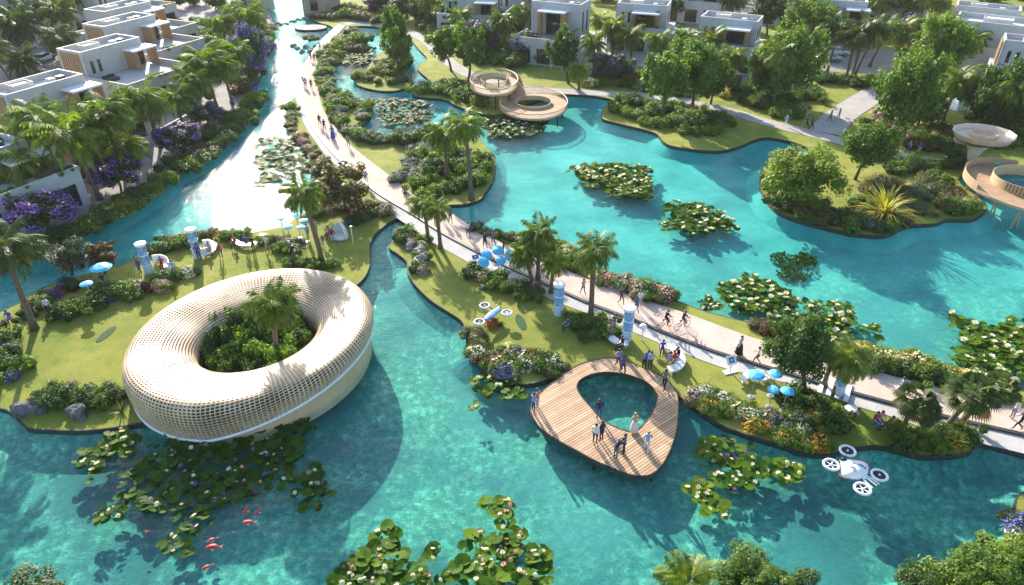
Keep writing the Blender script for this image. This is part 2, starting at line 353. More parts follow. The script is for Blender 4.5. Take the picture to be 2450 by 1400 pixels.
PLEFT = [(806, 60), (768, 97), (735, 140), (716, 170), (706, 220), (714, 257), (730, 302), (752, 335), (782, 376), (830, 415), (871, 447), (920, 493), (951, 523), (983, 544), (1030, 578), (1094, 613), (1135, 636), (1190, 656), (1260, 690), (1345, 728), (1423, 757), (1519, 797), (1625, 841), (1735, 882), (1894, 920), (1967, 944), (2048, 972), (2140, 1000), (2240, 1035), (2345, 1061), (2450, 1086), (2640, 1132)]
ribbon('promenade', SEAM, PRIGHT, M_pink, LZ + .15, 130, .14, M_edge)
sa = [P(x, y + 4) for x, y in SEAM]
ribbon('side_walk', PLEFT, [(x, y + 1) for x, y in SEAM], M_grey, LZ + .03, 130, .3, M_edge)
a_ = resample(catmull([P(x, y) for x, y in SEAM], 6), 130)
b_ = MB(); o_ = []
for i, p in enumerate(a_):
    t = (a_[min(i + 1, 129)] - a_[max(i - 1, 0)]).normalized(); o_.append(p + Vector((t.y, -t.x, 0)) * -.16)
up = Vector((0, 0, .175)); lo = Vector((0, 0, -.1))
in_ = [p + (q - p) * -.9 for p, q in zip(a_, o_)]
b_.loft([p + up for p in in_], [q + up for q in o_]); b_.loft([q + up for q in o_], [q + lo for q in o_]); b_.loft([p + lo for p in in_], [p + up for p in in_])
struct(b_.build('kerb', mat('dark_steel_kerb', (.03, .03, .032), (.05, .05, .05), 4, .5)))

def path_strip(name, px, w, m, z=LZ + .03, widths=None):
    c = resample(catmull([P(x, y) for x, y in px], 6), 60); A = []; B = []
    for i, p in enumerate(c):
        t = (c[min(i + 1, 59)] - c[max(i - 1, 0)]).normalized(); s = Vector((-t.y, t.x, 0)) * (w / 2)
        A.append(Vector((p.x, p.y, z)) + s); B.append(Vector((p.x, p.y, z)) - s)
    b = MB(); b.loft(B, A, 0); dn = Vector((0, 0, -.2)); b.loft([p + dn for p in A], A, 1); b.loft(B, [p + dn for p in B], 1)
    return struct(b.build(name, [m, M_edge]))
path_strip('footpath', [(824, 58), (850, 55), (900, 58), (950, 66), (990, 82), (1025, 100), (1055, 132), (1090, 160), (1130, 182), (1190, 200), (1260, 212), (1350, 219), (1450, 224), (1550, 230), (1640, 242), (1740, 264), (1830, 292), (1920, 314), (2020, 340), (2110, 364), (2200, 381), (2300, 396), (2450, 404), (2640, 408)], 2.7, M_lite)
path_strip('footpath', [(1975, 318), (2010, 278), (2060, 245), (2105, 215), (2120, 190)], 4.4, M_lite, LZ + .045)
def slab(name, px, m, z=LZ + .02, h=None):
    b = MB(); b.fill([Vector((p.x, p.y, z)) for p in (P(x, y) for x, y in px)]); return struct(b.build(name, m))
slab('road', [(-120, 300), (0, 215), (60, 178), (120, 165), (195, 160), (225, 110), (240, 60), (255, 20), (262, -25), (120, -25), (60, 0), (30, 40), (-60, 110), (-150, 160)], M_asph)
slab('pavement', [(195, 158), (225, 110), (240, 60), (255, 20), (262, -25), (276, -25), (268, 20), (252, 62), (240, 112), (215, 160)], M_lite, LZ + .05)
slab('road', [(1925, 158), (1935, 120), (1960, 100), (2010, 108), (2070, 120), (2140, 118), (2160, 100), (2155, 60), (2120, 30), (2150, 22), (2190, 60), (2205, 100), (2190, 140), (2150, 175), (2118, 205), (2095, 198), (2060, 176), (2000, 172), (1950, 170)], M_asph)
slab('road', [(1600, 112), (1640, 60), (1660, 20), (1680, -25), (1800, -25), (1870, 15), (1960, 30), (2110, 28), (2120, 45), (1980, 50), (1870, 40), (1810, 80), (1815, 140), (1790, 190), (1760, 200), (1780, 140), (1720, 110), (1660, 100)], M_asph)
slab('pavement', [(1270, 130), (1330, 145), (1420, 160), (1530, 160), (1600, 150), (1680, 130), (1700, 110), (1600, 90), (1480, 85), (1360, 95), (1290, 110)], M_lite)
slab('pavement', [(900, -25), (1040, -25), (1050, 20), (1010, 30), (930, 25), (890, 5)], M_lite)
slab('pavement', [(2230, 130), (2330, 100), (2450, 170), (2640, 230), (2640, 300), (2450, 260), (2360, 230), (2290, 190)], M_lite)
struct(land('round_terrace', [P(744, 66) + Vector((3.4 * math.cos(a), 2.6 * math.sin(a), 0)) for a in np.linspace(0, 2 * PI, 28, endpoint=False)], M_lite, LZ + .06, 1.2))
# ------------------------------------------------------------ foliage meshes (leaf-sized faces)
def _unit(a): return a / np.maximum(np.linalg.norm(a, axis=1, keepdims=True), 1e-9)
def quads_mesh(name, V, smooth=False, nslots=1, idx=None):
    n = len(V) // 4; me = bpy.data.meshes.new(name)
    me.vertices.add(len(V)); me.vertices.foreach_set('co', V.astype(np.float32).ravel())
    me.loops.add(len(V)); me.loops.foreach_set('vertex_index', np.arange(len(V), dtype=np.int32))
    me.polygons.add(n); me.polygons.foreach_set('loop_start', np.arange(0, 4 * n, 4, dtype=np.int32))
    for _ in range(nslots): me.materials.append(None)
    if idx is not None: me.polygons.foreach_set('material_index', np.asarray(idx, dtype=np.int32))
    me.update(calc_edges=True); return me
def leaf_quads(c, nrm, size, asp=.55):
    n = len(c); nrm = _unit(nrm); r = _unit(rng.normal(size=(n, 3)))
    t = _unit(r - nrm * np.sum(r * nrm, axis=1, keepdims=True)); b = np.cross(nrm, t)
    s = np.asarray(size).reshape(-1, 1)
    fold = nrm * s * .12
    V = np.stack([c - t * s, c - b * s * asp + fold, c + t * s, c + b * s * asp + fold], axis=1)
    return V.reshape(-1, 3)
def clumps_to_leaves(cl, rad, per, size, up=.35):
    C = np.repeat(cl, per, axis=0); n = len(C); d = _unit(rng.normal(size=(n, 3)))
    rr = np.repeat(np.asarray(rad).reshape(-1, 1), per, axis=0) * (rng.random((n, 1)) ** .45)
    nr = d * .8 + rng.normal(size=(n, 3)) * .45; nr[:, 2] += up
    return leaf_quads(C + d * rr, nr, size * (.65 + .7 * rng.random(n)))
def crown_mesh(k, nclump=46, per=95, leafsize=.075):
    """irregular crown of unit radius: clumps of leaves through the volume with gaps between them"""
    d = _unit(rng.normal(size=(nclump, 3))); d[:, 2] = d[:, 2] * .85 + .1
    r = .28 + .62 * rng.random((nclump, 1)) ** .6; cl = d * r; cl[:, 2] *= .9
    lob = 1 + .22 * np.sin(np.arctan2(d[:, 1], d[:, 0]) * 3 + k)[:, None]; cl = cl * lob
    return quads_mesh('crown_foliage', clumps_to_leaves(cl, .17 + .14 * rng.random(nclump), per, leafsize)), cl
CROWNS = [crown_mesh(k) for k in range(5)]
BIGCROWNS = [crown_mesh(k, 90, 120, .048) for k in range(3)]
def blossom_mesh(n, unit='crown', size=.05, dome=False):
    d = _unit(rng.normal(size=(n, 3)))
    if dome: d[:, 2] = np.abs(d[:, 2]) * .95 + .05
    c = d * (.86 + .22 * rng.random((n, 1)))
    c += .05 * np.sin(d * 7)
    return quads_mesh('blossom', leaf_quads(c, d + .4 * rng.normal(size=d.shape), size * (.6 + .8 * rng.random(n)), .8))
def crown_blossom(cl, n, size):
    ok = cl[np.linalg.norm(cl, axis=1) > .5]; C = ok[rng.integers(0, len(ok), n)]; d = _unit(C + .9 * rng.normal(size=(n, 3)) * np.linalg.norm(C, axis=1, keepdims=True) * .7)
    return quads_mesh('blossom', leaf_quads(C + d * (.16 + .16 * rng.random((n, 1))), d + .5 * rng.normal(size=(n, 3)), size * (.55 + .9 * rng.random(n)), .8))
CR_BLOSSOM = [[crown_blossom(cl, 750, .042), crown_blossom(cl, 600, .048)] for _, cl in CROWNS]
def bush_mesh(k, n=760, size=.085, flat=1.0):
    """dome of unit radius standing on z = 0"""
    nl = 9; lc = np.stack([rng.normal(size=nl) * .42, rng.normal(size=nl) * .42, .28 + .3 * rng.random(nl)], axis=1); lr = .34 + .26 * rng.random(nl)
    per = n // nl; C = np.repeat(lc, per, axis=0); d = _unit(rng.normal(size=(len(C), 3))); d[:, 2] = np.abs(d[:, 2]) * 1.0 - .12
    rr = np.repeat(lr.reshape(-1, 1), per, axis=0) * (.72 + .33 * rng.random((len(C), 1)))
    c = C + d * rr; c[:, 2] = np.maximum(c[:, 2] * flat, .03)
    V = leaf_quads(c, d + .5 * rng.normal(size=d.shape) + np.array([0, 0, .3]), size * (.6 + .8 * rng.random(len(c))))
    # added inner leaf faces that stop light going straight through
    m = []
    for (x, y, z), r in zip(lc, lr):
        dd = _unit(rng.normal(size=(26, 3))); cc = np.array([x, y, z * .8 * flat]) + dd * r * .55; cc[:, 2] = np.maximum(cc[:, 2], .02)
        m.append(leaf_quads(cc, dd, np.full(26, r * .42), .9))
    return quads_mesh('bush_foliage', np.concatenate([V] + m))
BUSHES = [bush_mesh(k) for k in range(6)]
FINE = [bush_mesh(k, 1300, .052) for k in range(4)]
BU_BLOSSOM = [blossom_mesh(210, size=.095, dome=True), blossom_mesh(320, size=.078, dome=True)]
for me_ in BU_BLOSSOM:
    co = np.empty(len(me_.vertices) * 3, np.float32); me_.vertices.foreach_get('co', co); co = co.reshape(-1, 3); co[:, :2] *= .90; co[:, 2] *= .92; me_.vertices.foreach_set('co', co.ravel())
def tuft_mesh(k, n=150, w=.035, arch=.9):
    """arching blades from one root, unit reach"""
    V = []
    for i in range(n):
        a = rng.random() * 2 * PI; e = .35 + 1.15 * rng.random(); L = .7 + .5 * rng.random(); dr = np.array([math.cos(a), math.sin(a), 0]); sd = np.array([-math.sin(a), math.cos(a), 0])
        p = np.array([0.05 * math.cos(a), .05 * math.sin(a), 0]); el = e
        for j in range(3):
            st = L / 3; q = p + (dr * math.cos(el) + np.array([0, 0, math.sin(el)])) * st
            w0, w1 = w * (1 - j / 3.2), w * (1 - (j + 1) / 3.2)
            V += [p - sd * w0, p + sd * w0, q + sd * w1, q - sd * w1]; p = q; el -= arch * (.35 + .3 * rng.random())
    V = np.array(V); V[:, 2] = np.maximum(V[:, 2], .02); return quads_mesh('blades', V)
TUFTS = [tuft_mesh(k) for k in range(3)]; AGAVE = tuft_mesh(9, 26, .085, .25)

def palm_crown(k, nf=34, pairs=20, L=1.0, droop=1.25, fan=False):
    """feather fronds of unit length from the head of the trunk"""
    V = []; idx = []
    for i in range(nf):
        a = i * 2.39996 + rng.normal() * .15; u = i / nf
        e = 1.25 - 1.75 * u ** .85 + rng.normal() * .12
        ln = L * (.82 + .3 * rng.random()) * (1 - .15 * u); dr = np.array([math.cos(a), math.sin(a), 0]); sd = np.array([-math.sin(a), math.cos(a), 0]); Z = np.array([0, 0, 1.0])
        tw = rng.normal() * .2; sd = sd * math.cos(tw) + Z * math.sin(tw)
        N = 9; p = np.zeros(3); pts = [p]; tang = []
        for j in range(N):
            el = e - droop * ((j + .5) / N) ** 1.3 * (.75 + .35 * math.cos(e)); t = dr * math.cos(el) + Z * math.sin(el); tang.append(t); p = p + t * ln / N; pts.append(p)
        tang.append(tang[-1]); dead = 1 if (u > .9 and rng.random() < .55) else 0
        for j in range(N):
            w0 = .016 * (1 - j / (N + 2)); V += [pts[j] - sd * w0, pts[j] + sd * w0, pts[j + 1] + sd * w0 * .9, pts[j + 1] - sd * w0 * .9]; idx.append(dead)
        for j in range(pairs):
            s = .16 + .84 * (j + .5) / pairs; f = s * N; q = int(min(f, N - 1)); P0 = pts[q] + (pts[q + 1] - pts[q]) * (f - q); t = tang[q]; nm = np.cross(t, sd)
            ll = ln * .36 * math.sin(PI * (.12 + .8 * s)) ** .7 * (.85 + .3 * rng.random())
            for sg in (-1, 1):
                dv = sd * sg * (.80) + t * (.55) - Z * (.28 + .25 * rng.random()); dv /= np.linalg.norm(dv)
                wv = t * .030 * (1.15 - .4 * s); m1 = P0 + dv * ll * .5 + wv * .4; tip = P0 + dv * ll - Z * ll * .18
                V += [P0 - wv * .6, m1 - wv, tip, m1 + wv]; idx.append(dead)
    return quads_mesh('palm_fronds', np.array(V), nslots=2, idx=idx)
PALMS = [palm_crown(0), palm_crown(1, 40, 20, 1, 1.45), palm_crown(2, 28, 18, 1, 1.05), palm_crown(3, 36, 18, 1, 1.7)]
def fan_crown(k, nf=26):
    V = []; idx = []
    for i in range(nf):
        a = i * 2.39996 + rng.normal() * .2; u = i / nf; e = 1.2 - 2.0 * u; dr = np.array([math.cos(a), math.sin(a), 0]); sd = np.array([-math.sin(a), math.cos(a), 0]); Z = np.array([0, 0, 1.0])
        t = dr * math.cos(e) + Z * math.sin(e); base = t * .5; V += [-sd * .012, sd * .012, base + sd * .012, base - sd * .012]; dead = 1 if u > .82 and rng.random() < .6 else 0; idx.append(dead)
        nn = np.cross(t, sd)
        for j in range(15):
            w = -1.5 + 3.0 * j / 14; dv = t * math.cos(w) + sd * math.sin(w); ll = .55 * (1 - .12 * abs(w)); tip = base + dv * ll - Z * ll * .35; m1 = base + dv * ll * .6; pv = np.cross(dv, nn) * .045
            V += [base, m1 - pv, tip, m1 + pv]; idx.append(dead)
    return quads_mesh('fan_fronds', np.array(V), nslots=2, idx=idx)
FANS = [fan_crown(0), fan_crown(1, 30)]

# ------------------------------------------------------------ leaf colours
LF = dict(
    palm=leaf('palm_green', (.042, .095, .012), (.225, .285, .028), .42, .4), palmd=leaf('palm_dark_green', (.022, .050, .014), (.10, .14, .026), .34, .4),
    dead=leaf('dry_frond', (.20, .12, .03), (.40, .24, .06), .3),
    green=leaf('mid_green_leaves', (.040, .105, .016), (.165, .255, .034), .46), dark=leaf('dark_green_leaves', (.020, .060, .014), (.085, .155, .028), .4),
    lime=leaf('yellow_green_leaves', (.070, .138, .014), (.235, .300, .036), .45), sage=leaf('grey_green_leaves', (.060, .092, .042), (.165, .205, .095)),
    blue=leaf('blue_grey_leaves', (.070, .100, .090), (.165, .200, .185)), bronze=leaf('bronze_leaves', (.055, .035, .015), (.19, .12, .045)),
    olive=leaf('olive_brown_leaves', (.07, .065, .025), (.20, .17, .065)), straw=leaf('straw_grass', (.20, .19, .06), (.44, .38, .14)), ygrass=leaf('yellow_grass_blades', (.22, .22, .02), (.50, .44, .06)),
    maroon=leaf('maroon_leaves', (.05, .012, .012), (.16, .035, .03)), lily=leaf('lily_green', (.018, .075, .006), (.115, .190, .012), .30, .06, 2.4), lilyd=leaf('lily_dark_green', (.012, .055, .008), (.060, .120, .014), .25, .06, 2.4))
def petal(name, c1, c2): return leaf(name, c1, c2, .3, .3, 3)
PT = dict(white=petal('white_petals', (.72, .68, .60), (.85, .82, .76)), pink=petal('pink_petals', (.62, .20, .28), (.85, .50, .52)), purple=petal('purple_petals', (.10, .045, .32), (.30, .14, .62)),
    violet=petal('violet_petals', (.16, .05, .40), (.46, .18, .66)), orange=petal('orange_petals', (.50, .20, .02), (.72, .40, .05)), red=petal('red_petals', (.45, .04, .02), (.70, .12, .05)), blue=petal('blue_petals', (.08, .08, .42), (.20, .22, .66)),
    cream=petal('cream_petals', (.55, .50, .32), (.78, .70, .50)), magenta=petal('magenta_petals', (.50, .05, .30), (.75, .22, .50)), mauve=petal('mauve_petals', (.30, .22, .28), (.52, .42, .44)))
M_bark = mat('palm_bark', (.085, .060, .042), (.17, .125, .09), 6, .9, .6, .03)
M_bark2 = mat('tree_bark', (.060, .045, .032), (.13, .10, .075), 5, .9, .6, .03)
M_rock = mat('grey_rock', (.13, .125, .12), (.33, .31, .285), 1.8, .9, .8, .12)
M_drock = mat('dark_rock', (.045, .05, .055), (.13, .135, .135), 1.8, .85, .8, .12)

def palm_tree(base, crown, wpx, label, kind='palm', lean=0, var=None, group='palm trees in the park', baseh=LZ, fan=False):
    """base and crown are photo pixels; the crown sits in the same depth plane as the foot"""
    b = P(*base, baseh); c = PY(*crown, b.y + lean); cr = mpp(c) * wpx * .5 / .93
    t = thing('palm_tree', label, 'palm tree', b, 0, group)
    h = c - b; k = random.uniform(.25, .5); pts = []
    for i in range(8):
        u = i / 7; pts.append(Vector((h.x * (u ** (1 + k)), h.y * (u ** (1 + k)), h.z * u - (.1 if i == 0 else 0))))
    r0 = .16 + .012 * h.z; m = MB(); m.tube(pts, [r0 * (1.5 if i == 0 else 1.0 - .035 * i) for i in range(8)], 8)
    m.build('trunk', M_bark, t, True)
    if fan: me = FANS[len(S.objects) % 2]
    else: me = PALMS[(len(S.objects) if var is None else var) % 4]
    o = use('crown', me, [LF['palmd' if kind == 'dark' else 'palm'], LF['dead']], t, h)
    o.scale = (cr, cr, cr * random.uniform(.92, 1.12)); o.rotation_euler = (random.uniform(-.08, .08), random.uniform(-.08, .08), random.random() * 6.28)
    return t
def leafy_tree(base, crown, wpx, hpx, label, kind='green', petals=None, group='leafy trees in the park', lean=0, big=False, name='leafy_tree', baseh=LZ):
    b = P(*base, baseh); c = PY(*crown, b.y + lean); q = mpp(c); rx = q * wpx * .5 / .84; rz = q * hpx * .5 / .76
    t = thing(name, label, 'tree', b, 0, group); h = c - b
    pool = BIGCROWNS if big else CROWNS; ki = len(S.objects) % len(pool); me, cl = pool[ki]
    rot = random.random() * 6.28; cs, sn = math.cos(rot), math.sin(rot)
    m = MB(); top = h - Vector((0, 0, rz * .35)); r0 = .07 + .022 * max(h.z, 1.5)
    m.tube([Vector((0, 0, -.1)), h * .35 + Vector((.08, .05, 0)), top], [r0 * 1.35, r0, r0 * .7], 8)
    for i in random.sample(range(len(cl)), 9):
        x, y, z = cl[i]; e = h + Vector(((x * cs - y * sn) * rx, (x * sn + y * cs) * rx, z * rz))
        s = (h * .45).lerp(top, random.random()); mid = s.lerp(e, .5) + Vector((0, 0, -.1 * rz)); m.tube([s, mid, e], [r0 * .5, r0 * .3, r0 * .1], 5)
    m.build('trunk', M_bark2, t, True)
    o = use('crown', me, [LF[kind]], t, h); o.scale = (rx, rx, rz); o.rotation_euler = (0, 0, rot)
    if petals:
        for j, p_ in enumerate(petals if isinstance(petals, (list, tuple)) else [petals]):
            f = use('blossom', CR_BLOSSOM[ki % 5][j % 2], [PT[p_]], t, h); f.scale = (rx, rx, rz); f.rotation_euler = (0, 0, rot)
    return t

# species: foliage colour, blossom colour, description, mesh pool, height factor
SP = dict(
    green=('green', None, 'mid green leafy shrub', BUSHES, .85), dark=('dark', None, 'dark green dense shrub', BUSHES, .9), lime=('lime', None, 'yellow-green shrub', BUSHES, .85),
    sage=('sage', None, 'grey-green mounded shrub', FINE, .7), blue=('blue', None, 'blue-grey mounded shrub', FINE, .65), olive=('olive', None, 'brownish olive shrub', FINE, .7), bronze=('bronze', None, 'bronze-leaved shrub', BUSHES, .75),
    white=('green', 'white', 'white flowering shrub', FINE, .7), cream=('lime', 'cream', 'cream flowering shrub', FINE, .75), pink=('green', 'pink', 'pink flowering shrub', FINE, .7), purple=('dark', 'purple', 'purple flowering shrub', FINE, .75),
    orange=('green', 'orange', 'orange flowering shrub', FINE, .75), red=('green', 'red', 'red flowering shrub', FINE, .65), lav=('sage', 'blue', 'blue flowering shrub', FINE, .65), mauve=('olive', 'mauve', 'dusky mauve flowering shrub', FINE, .7),
    maroon=('maroon', None, 'dark red-leaved shrub', BUSHES, .65), magenta=('green', 'magenta', 'magenta flowering shrub', FINE, .7),
    tuft=('straw', None, 'pale straw grass tuft', TUFTS, 1.0), ytuft=('ygrass', None, 'yellow spiky grass clump', TUFTS, 1.0), agave=('sage', None, 'grey-green agave rosette', [AGAVE], .9))
def shrub(p, r, sp, label, group=None, hf=1.0):
    lf, pt, desc, pool, hk = SP[sp]
    nm = 'grass_clump' if sp in ('tuft', 'ytuft') else 'agave' if sp == 'agave' else 'flowering_bush' if pt else 'shrub'
    t = thing(nm, label, {'grass_clump': 'grass clump', 'agave': 'agave', 'flowering_bush': 'flowering bush', 'shrub': 'shrub'}[nm], p, random.random() * 6.28, group)
    o = use('foliage', random.choice(pool), [LF[lf]], t); o.scale = (r * random.uniform(.9, 1.12), r * random.uniform(.9, 1.12), r * hk * hf * random.uniform(.9, 1.15))
    if pt:
        f = use('blossom', random.choice(BU_BLOSSOM), [PT[pt]], t); f.scale = (r * .98, r * .98, r * hk * hf * 1.05); f.rotation_euler[2] = random.random() * 6
    return t
QUEUE = []
def bed(where, start, px, mix, n, rpx, spread=0, hf=1.0, soil=True, z=LZ):
    """shrubs along a line of the photo; label: look, ordinal from the start end, bed"""
    line = resample([P(x, y, z) for x, y in px] if len(px) > 1 else [P(*px[0], z)] * 2, max(n, 2)); c = [P(x, y, z) for x, y in px]
    names = list(mix)
    for i in range(n):
        p = line[i].copy(); r = mpp(p) * rpx * random.uniform(.78, 1.25)
        t = (line[min(i + 1, n - 1)] - line[max(i - 1, 0)]) if n > 1 else Vector((1, 0, 0))
        t = t.normalized() if t.length > 0 else Vector((1, 0, 0))
        off = mpp(p) * spread * (random.uniform(-1, 1)); p += Vector((-t.y, t.x, 0)) * off
        sp = names[i % len(names)] if not isinstance(mix, dict) else random.choices(names, [mix[k] for k in names])[0]
        lb = '%s, %s from %s, %s' % (SP[sp][2], nth(i), start, where) if n > 1 else '%s, %s' % (SP[sp][2], where)
        QUEUE.append((rpx * r / max(mpp(p), 1e-6) / rpx, p, r * 1.18, sp, lb, 'shrubs, ' + where if n > 1 else 'single shrubs', hf * 1.1))
def rock(px, rpx, label, dark=False, z=LZ, hz=.6, seed=None):
    p = P(*px, z); r = mpp(p) * rpx; m = MB(); sd = seed if seed is not None else random.random() * 50
    m.blob((0, 0, r * hz * .45), (r, r * .8, r * hz), 3, .28, 1.3, 0, sd)
    o = m.build('rock', M_drock if dark else M_rock, None, False, p); o.rotation_euler[2] = random.random() * 6.28
    return tag(o, label, 'rock', 'rocks in the park')

def plant_queue():
    """the 290 green shrubs that show largest stand as things; the smallest remaining ones read as one mass of ground cover"""
    green = sorted([q for q in QUEUE if SP[q[3]][1] is None and q[3] not in ('tuft', 'ytuft', 'agave')], key=lambda q: -q[0]); small = set(id(q) for q in green[290:])
    acc = {}
    for q in QUEUE:
        if id(q) in small:
            _, p, r, sp, lb, g, hf = q; lf, pt, ds, pool, hk = SP[sp]; me = random.choice(pool); n = len(me.vertices); co = np.empty(n * 3, np.float32); me.vertices.foreach_get('co', co); co = co.reshape(-1, 3)
            a = random.random() * 6.28; ca, sa = math.cos(a), math.sin(a); M = np.array([[ca, -sa, 0], [sa, ca, 0], [0, 0, 1]], np.float32)
            acc.setdefault(lf, []).append((co * np.array([r, r, r * hk * hf], np.float32)) @ M.T + np.array(p, np.float32))
        else: shrub(*q[1:])
    if acc:
        ks = list(acc); V = np.concatenate([np.concatenate(acc[k]) for k in ks]); idx = np.concatenate([np.full(sum(len(x) for x in acc[k]) // 4, i) for i, k in enumerate(ks)])
        me = quads_mesh('ground_cover', V, nslots=len(ks), idx=idx)
        for i, k in enumerate(ks): me.materials[i] = LF[k]
        o = link('ground_cover', me); struct(o, 'stuff'); o['label'] = 'low mixed green ground cover filling the hedges and banks'
# ------------------------------------------------------------ palms
PALM_LIST = [
 ((240, 478), (160, 318), 190, 'tall palm leaning left beside the canal bank, in front of nearest white house', 'palm'),
 ((225, 440), (247, 272), 150, 'palm with short trunk behind the tall leaning palm on canal bank', 'palm'),
 ((150, 440), (86, 280), 150, 'palm in front of the grey side wall of nearest left house', 'palm'),
 ((385, 352), (340, 235), 140, 'sunlit palm left of the upper purple bushes, before second white house', 'palm'),
 ((440, 310), (420, 232), 105, 'small palm above the purple bushes on canal bank', 'palm'),
 ((518, 254), (487, 152), 140, 'palm beside the terrace of second left house, near the canal', 'palm'),
 ((556, 250), (530, 158), 95, 'narrow palm at the canal edge beside bronze shrubs', 'palm'),
 ((80, 492), (30, 385), 170, 'low palm at left frame edge above the purple tree', 'palm'),
 ((84, 788), (8, 590), 190, 'big palm at left frame edge with trunk leaning over the lawn', 'dark'),
 ((75, 137), (36, 58), 118, 'palm on the street verge left of the white parked car', 'dark'),
 ((102, 100), (72, 22), 100, 'palm behind the street verge palm, top left corner', 'dark'),
 ((174, 157), (141, 92), 100, 'palm with drooping crown right of the white parked car', 'dark'),
 ((181, 118), (136, 24), 115, 'tall palm rising beside the street kerb at top left', 'dark'),
 ((140, 64), (122, 10), 90, 'palm across the street behind the kerb palms', 'dark'),
 ((203, 72), (176, -14), 90, 'palm on the street corner with crown cut by the top frame', 'dark'),
 ((30, 202), (-32, 118), 110, 'palm at left frame edge with leaning trunk by the street', 'dark'),
 ((66, 178), (50, 143), 100, 'short bushy palm beside the white parked car', 'dark'),
 ((604, 118), (590, 48), 120, 'lime green palm at the canal head by the stone building', 'palm'),
 ((771, 628), (722, 462), 120, 'slender lawn palm leaning left behind the ring pavilion', 'palm'),
 ((1025, 576), (1014, 490), 95, 'left palm of the pair beside the promenade at the inlet', 'palm'),
 ((1054, 594), (1044, 500), 85, 'right palm of the pair beside the promenade at the inlet', 'palm'),
 ((1128, 478), (1112, 300), 110, 'tall palm on the shrub island at the right of the promenade', 'palm'),
 ((1070, 430), (1062, 318), 110, 'shorter palm on the shrub island beside the tall one', 'palm'),
 ((1413, 762), (1420, 600), 125, 'tall straight palm beside the promenade above the orange flowers', 'palm'),
 ((1287, 668), (1290, 560), 110, 'tallest palm of the clump of three beside the promenade', 'palm'),
 ((1274, 684), (1252, 606), 90, 'left palm of the clump of three beside the promenade', 'palm'),
 ((1318, 700), (1326, 628), 90, 'right palm of the clump of three beside the promenade', 'palm'),
 ((1993, 945), (2036, 858), 130, 'palm leaning right over the promenade by the blue column', 'palm'),
 ((1969, 925), (1998, 848), 80, 'smaller palm behind the leaning palm by the blue column', 'dark'),
 ((668, 880), (652, 728), 150, 'palm growing inside the ring pavilion courtyard', 'palm'),
 ((1385, 215), (1382, 165), 62, 'small bright palm beside the lakeside path', 'palm'),
 ((1362, 150), (1360, 95), 70, 'palm beside the grey wall of the biggest right house', 'palm'),
 ((1420, 182), (1420, 100), 80, 'palm in front of the paved forecourt left of the purple bush', 'palm'),
 ((1465, 135), (1466, 66), 75, 'palm before the middle right house, left of two', 'palm'),
 ((1510, 145), (1505, 84), 80, 'palm before the middle right house, right of two', 'palm'),
 ((1580, 165), (1580, 95), 85, 'palm with arching fronds beside the white canopy', 'palm'),
 ((1712, 165), (1706, 92), 85, 'palm left of the wood framed house on the right', 'palm'),
 ((1758, 195), (1752, 138), 80, 'palm above the dark purple bush by the side lane', 'palm'),
 ((1208, 120), (1205, 48), 85, 'palm at the left of the biggest right house', 'palm'),
 ((1256, 90), (1250, 30), 70, 'palm close behind the left corner of the biggest right house', 'palm'),
 ((1078, 78), (1076, 22), 85, 'tall palm at the top of the park beside the jacarandas', 'palm'),
 ((1978, 178), (2006, 68), 95, 'leaning palm left of four beside the parked cars', 'dark'),
 ((2022, 196), (2048, 84), 90, 'leaning palm second of four beside the parked cars', 'dark'),
 ((2036, 192), (2074, 62), 95, 'leaning palm third of four with dry fronds by the cars', 'dark'),
 ((2042, 190), (2100, 72), 90, 'leaning palm rightmost of four beside the parked cars', 'dark'),
 ((2256, 288), (2296, 192), 110, 'palm leaning right before the white stair of the right house', 'palm'),
 ((2350, 150), (2345, 92), 80, 'palm in the court between the two right edge houses', 'palm'),
 ((2440, 130), (2438, 70), 80, 'palm behind the rightmost house at frame edge', 'palm'),
 ((2110, 70), (2112, -4), 110, 'palm at the top frame edge above the parking court', 'palm'),
 ((2180, 75), (2184, 10), 90, 'palm at the top beside the grey house on the right', 'palm'),
 ((1752, 60), (1752, -6), 90, 'palm at the top frame edge over the street', 'dark'),
 ((1848, 260), (1872, 130), 110, 'palm behind the big leafy trees of the park, near the lane', 'palm')]
PALM_LIST += [((300, 430), (296, 345), 130, 'shaded palm between the two middle purple trees of canal bank', 'palm'),
 ((478, 285), (455, 195), 100, 'palm left of the terrace palm, above the bank shrubs', 'palm'),
 ((575, 215), (560, 120), 95, 'palm at the upper canal edge above the bronze shrubs', 'palm'),
 ((545, 130), (530, 55), 85, 'palm beside the third white house near the upper canal', 'palm'),
 ((15, 95), (5, 20), 110, 'palm at the top left frame corner behind the verge palm', 'dark'),
 ((230, 30), (228, -8), 85, 'palm at the top frame edge beside the farthest left house', 'dark'),
 ((1030, 60), (1028, -2), 85, 'palm at the top frame edge beside the dark round tree', 'palm'),
 ((1130, 60), (1128, 2), 80, 'palm at the top frame edge left of the tallest house', 'palm'),
 ((1325, 60), (1312, 10), 70, 'palm beside the balcony of the tallest house', 'palm'),
 ((1640, 150), (1640, 88), 75, 'palm between white canopy and the timber loggia house', 'palm'),
 ((1895, 55), (1900, 0), 85, 'palm at the top frame edge above the flat topped tree', 'dark'),
 ((2030, 70), (2035, 5), 90, 'palm at the top frame edge above the leaning four', 'palm'),
 ((2245, 60), (2240, 2), 90, 'palm at the top frame edge left of the long grey house', 'palm'),
 ((2150, 150), (2160, 70), 85, 'palm at the road bend by the dull purple tree', 'palm'),
 ((2395, 300), (2390, 200), 110, 'palm in front of the rightmost grey-walled house', 'palm')]
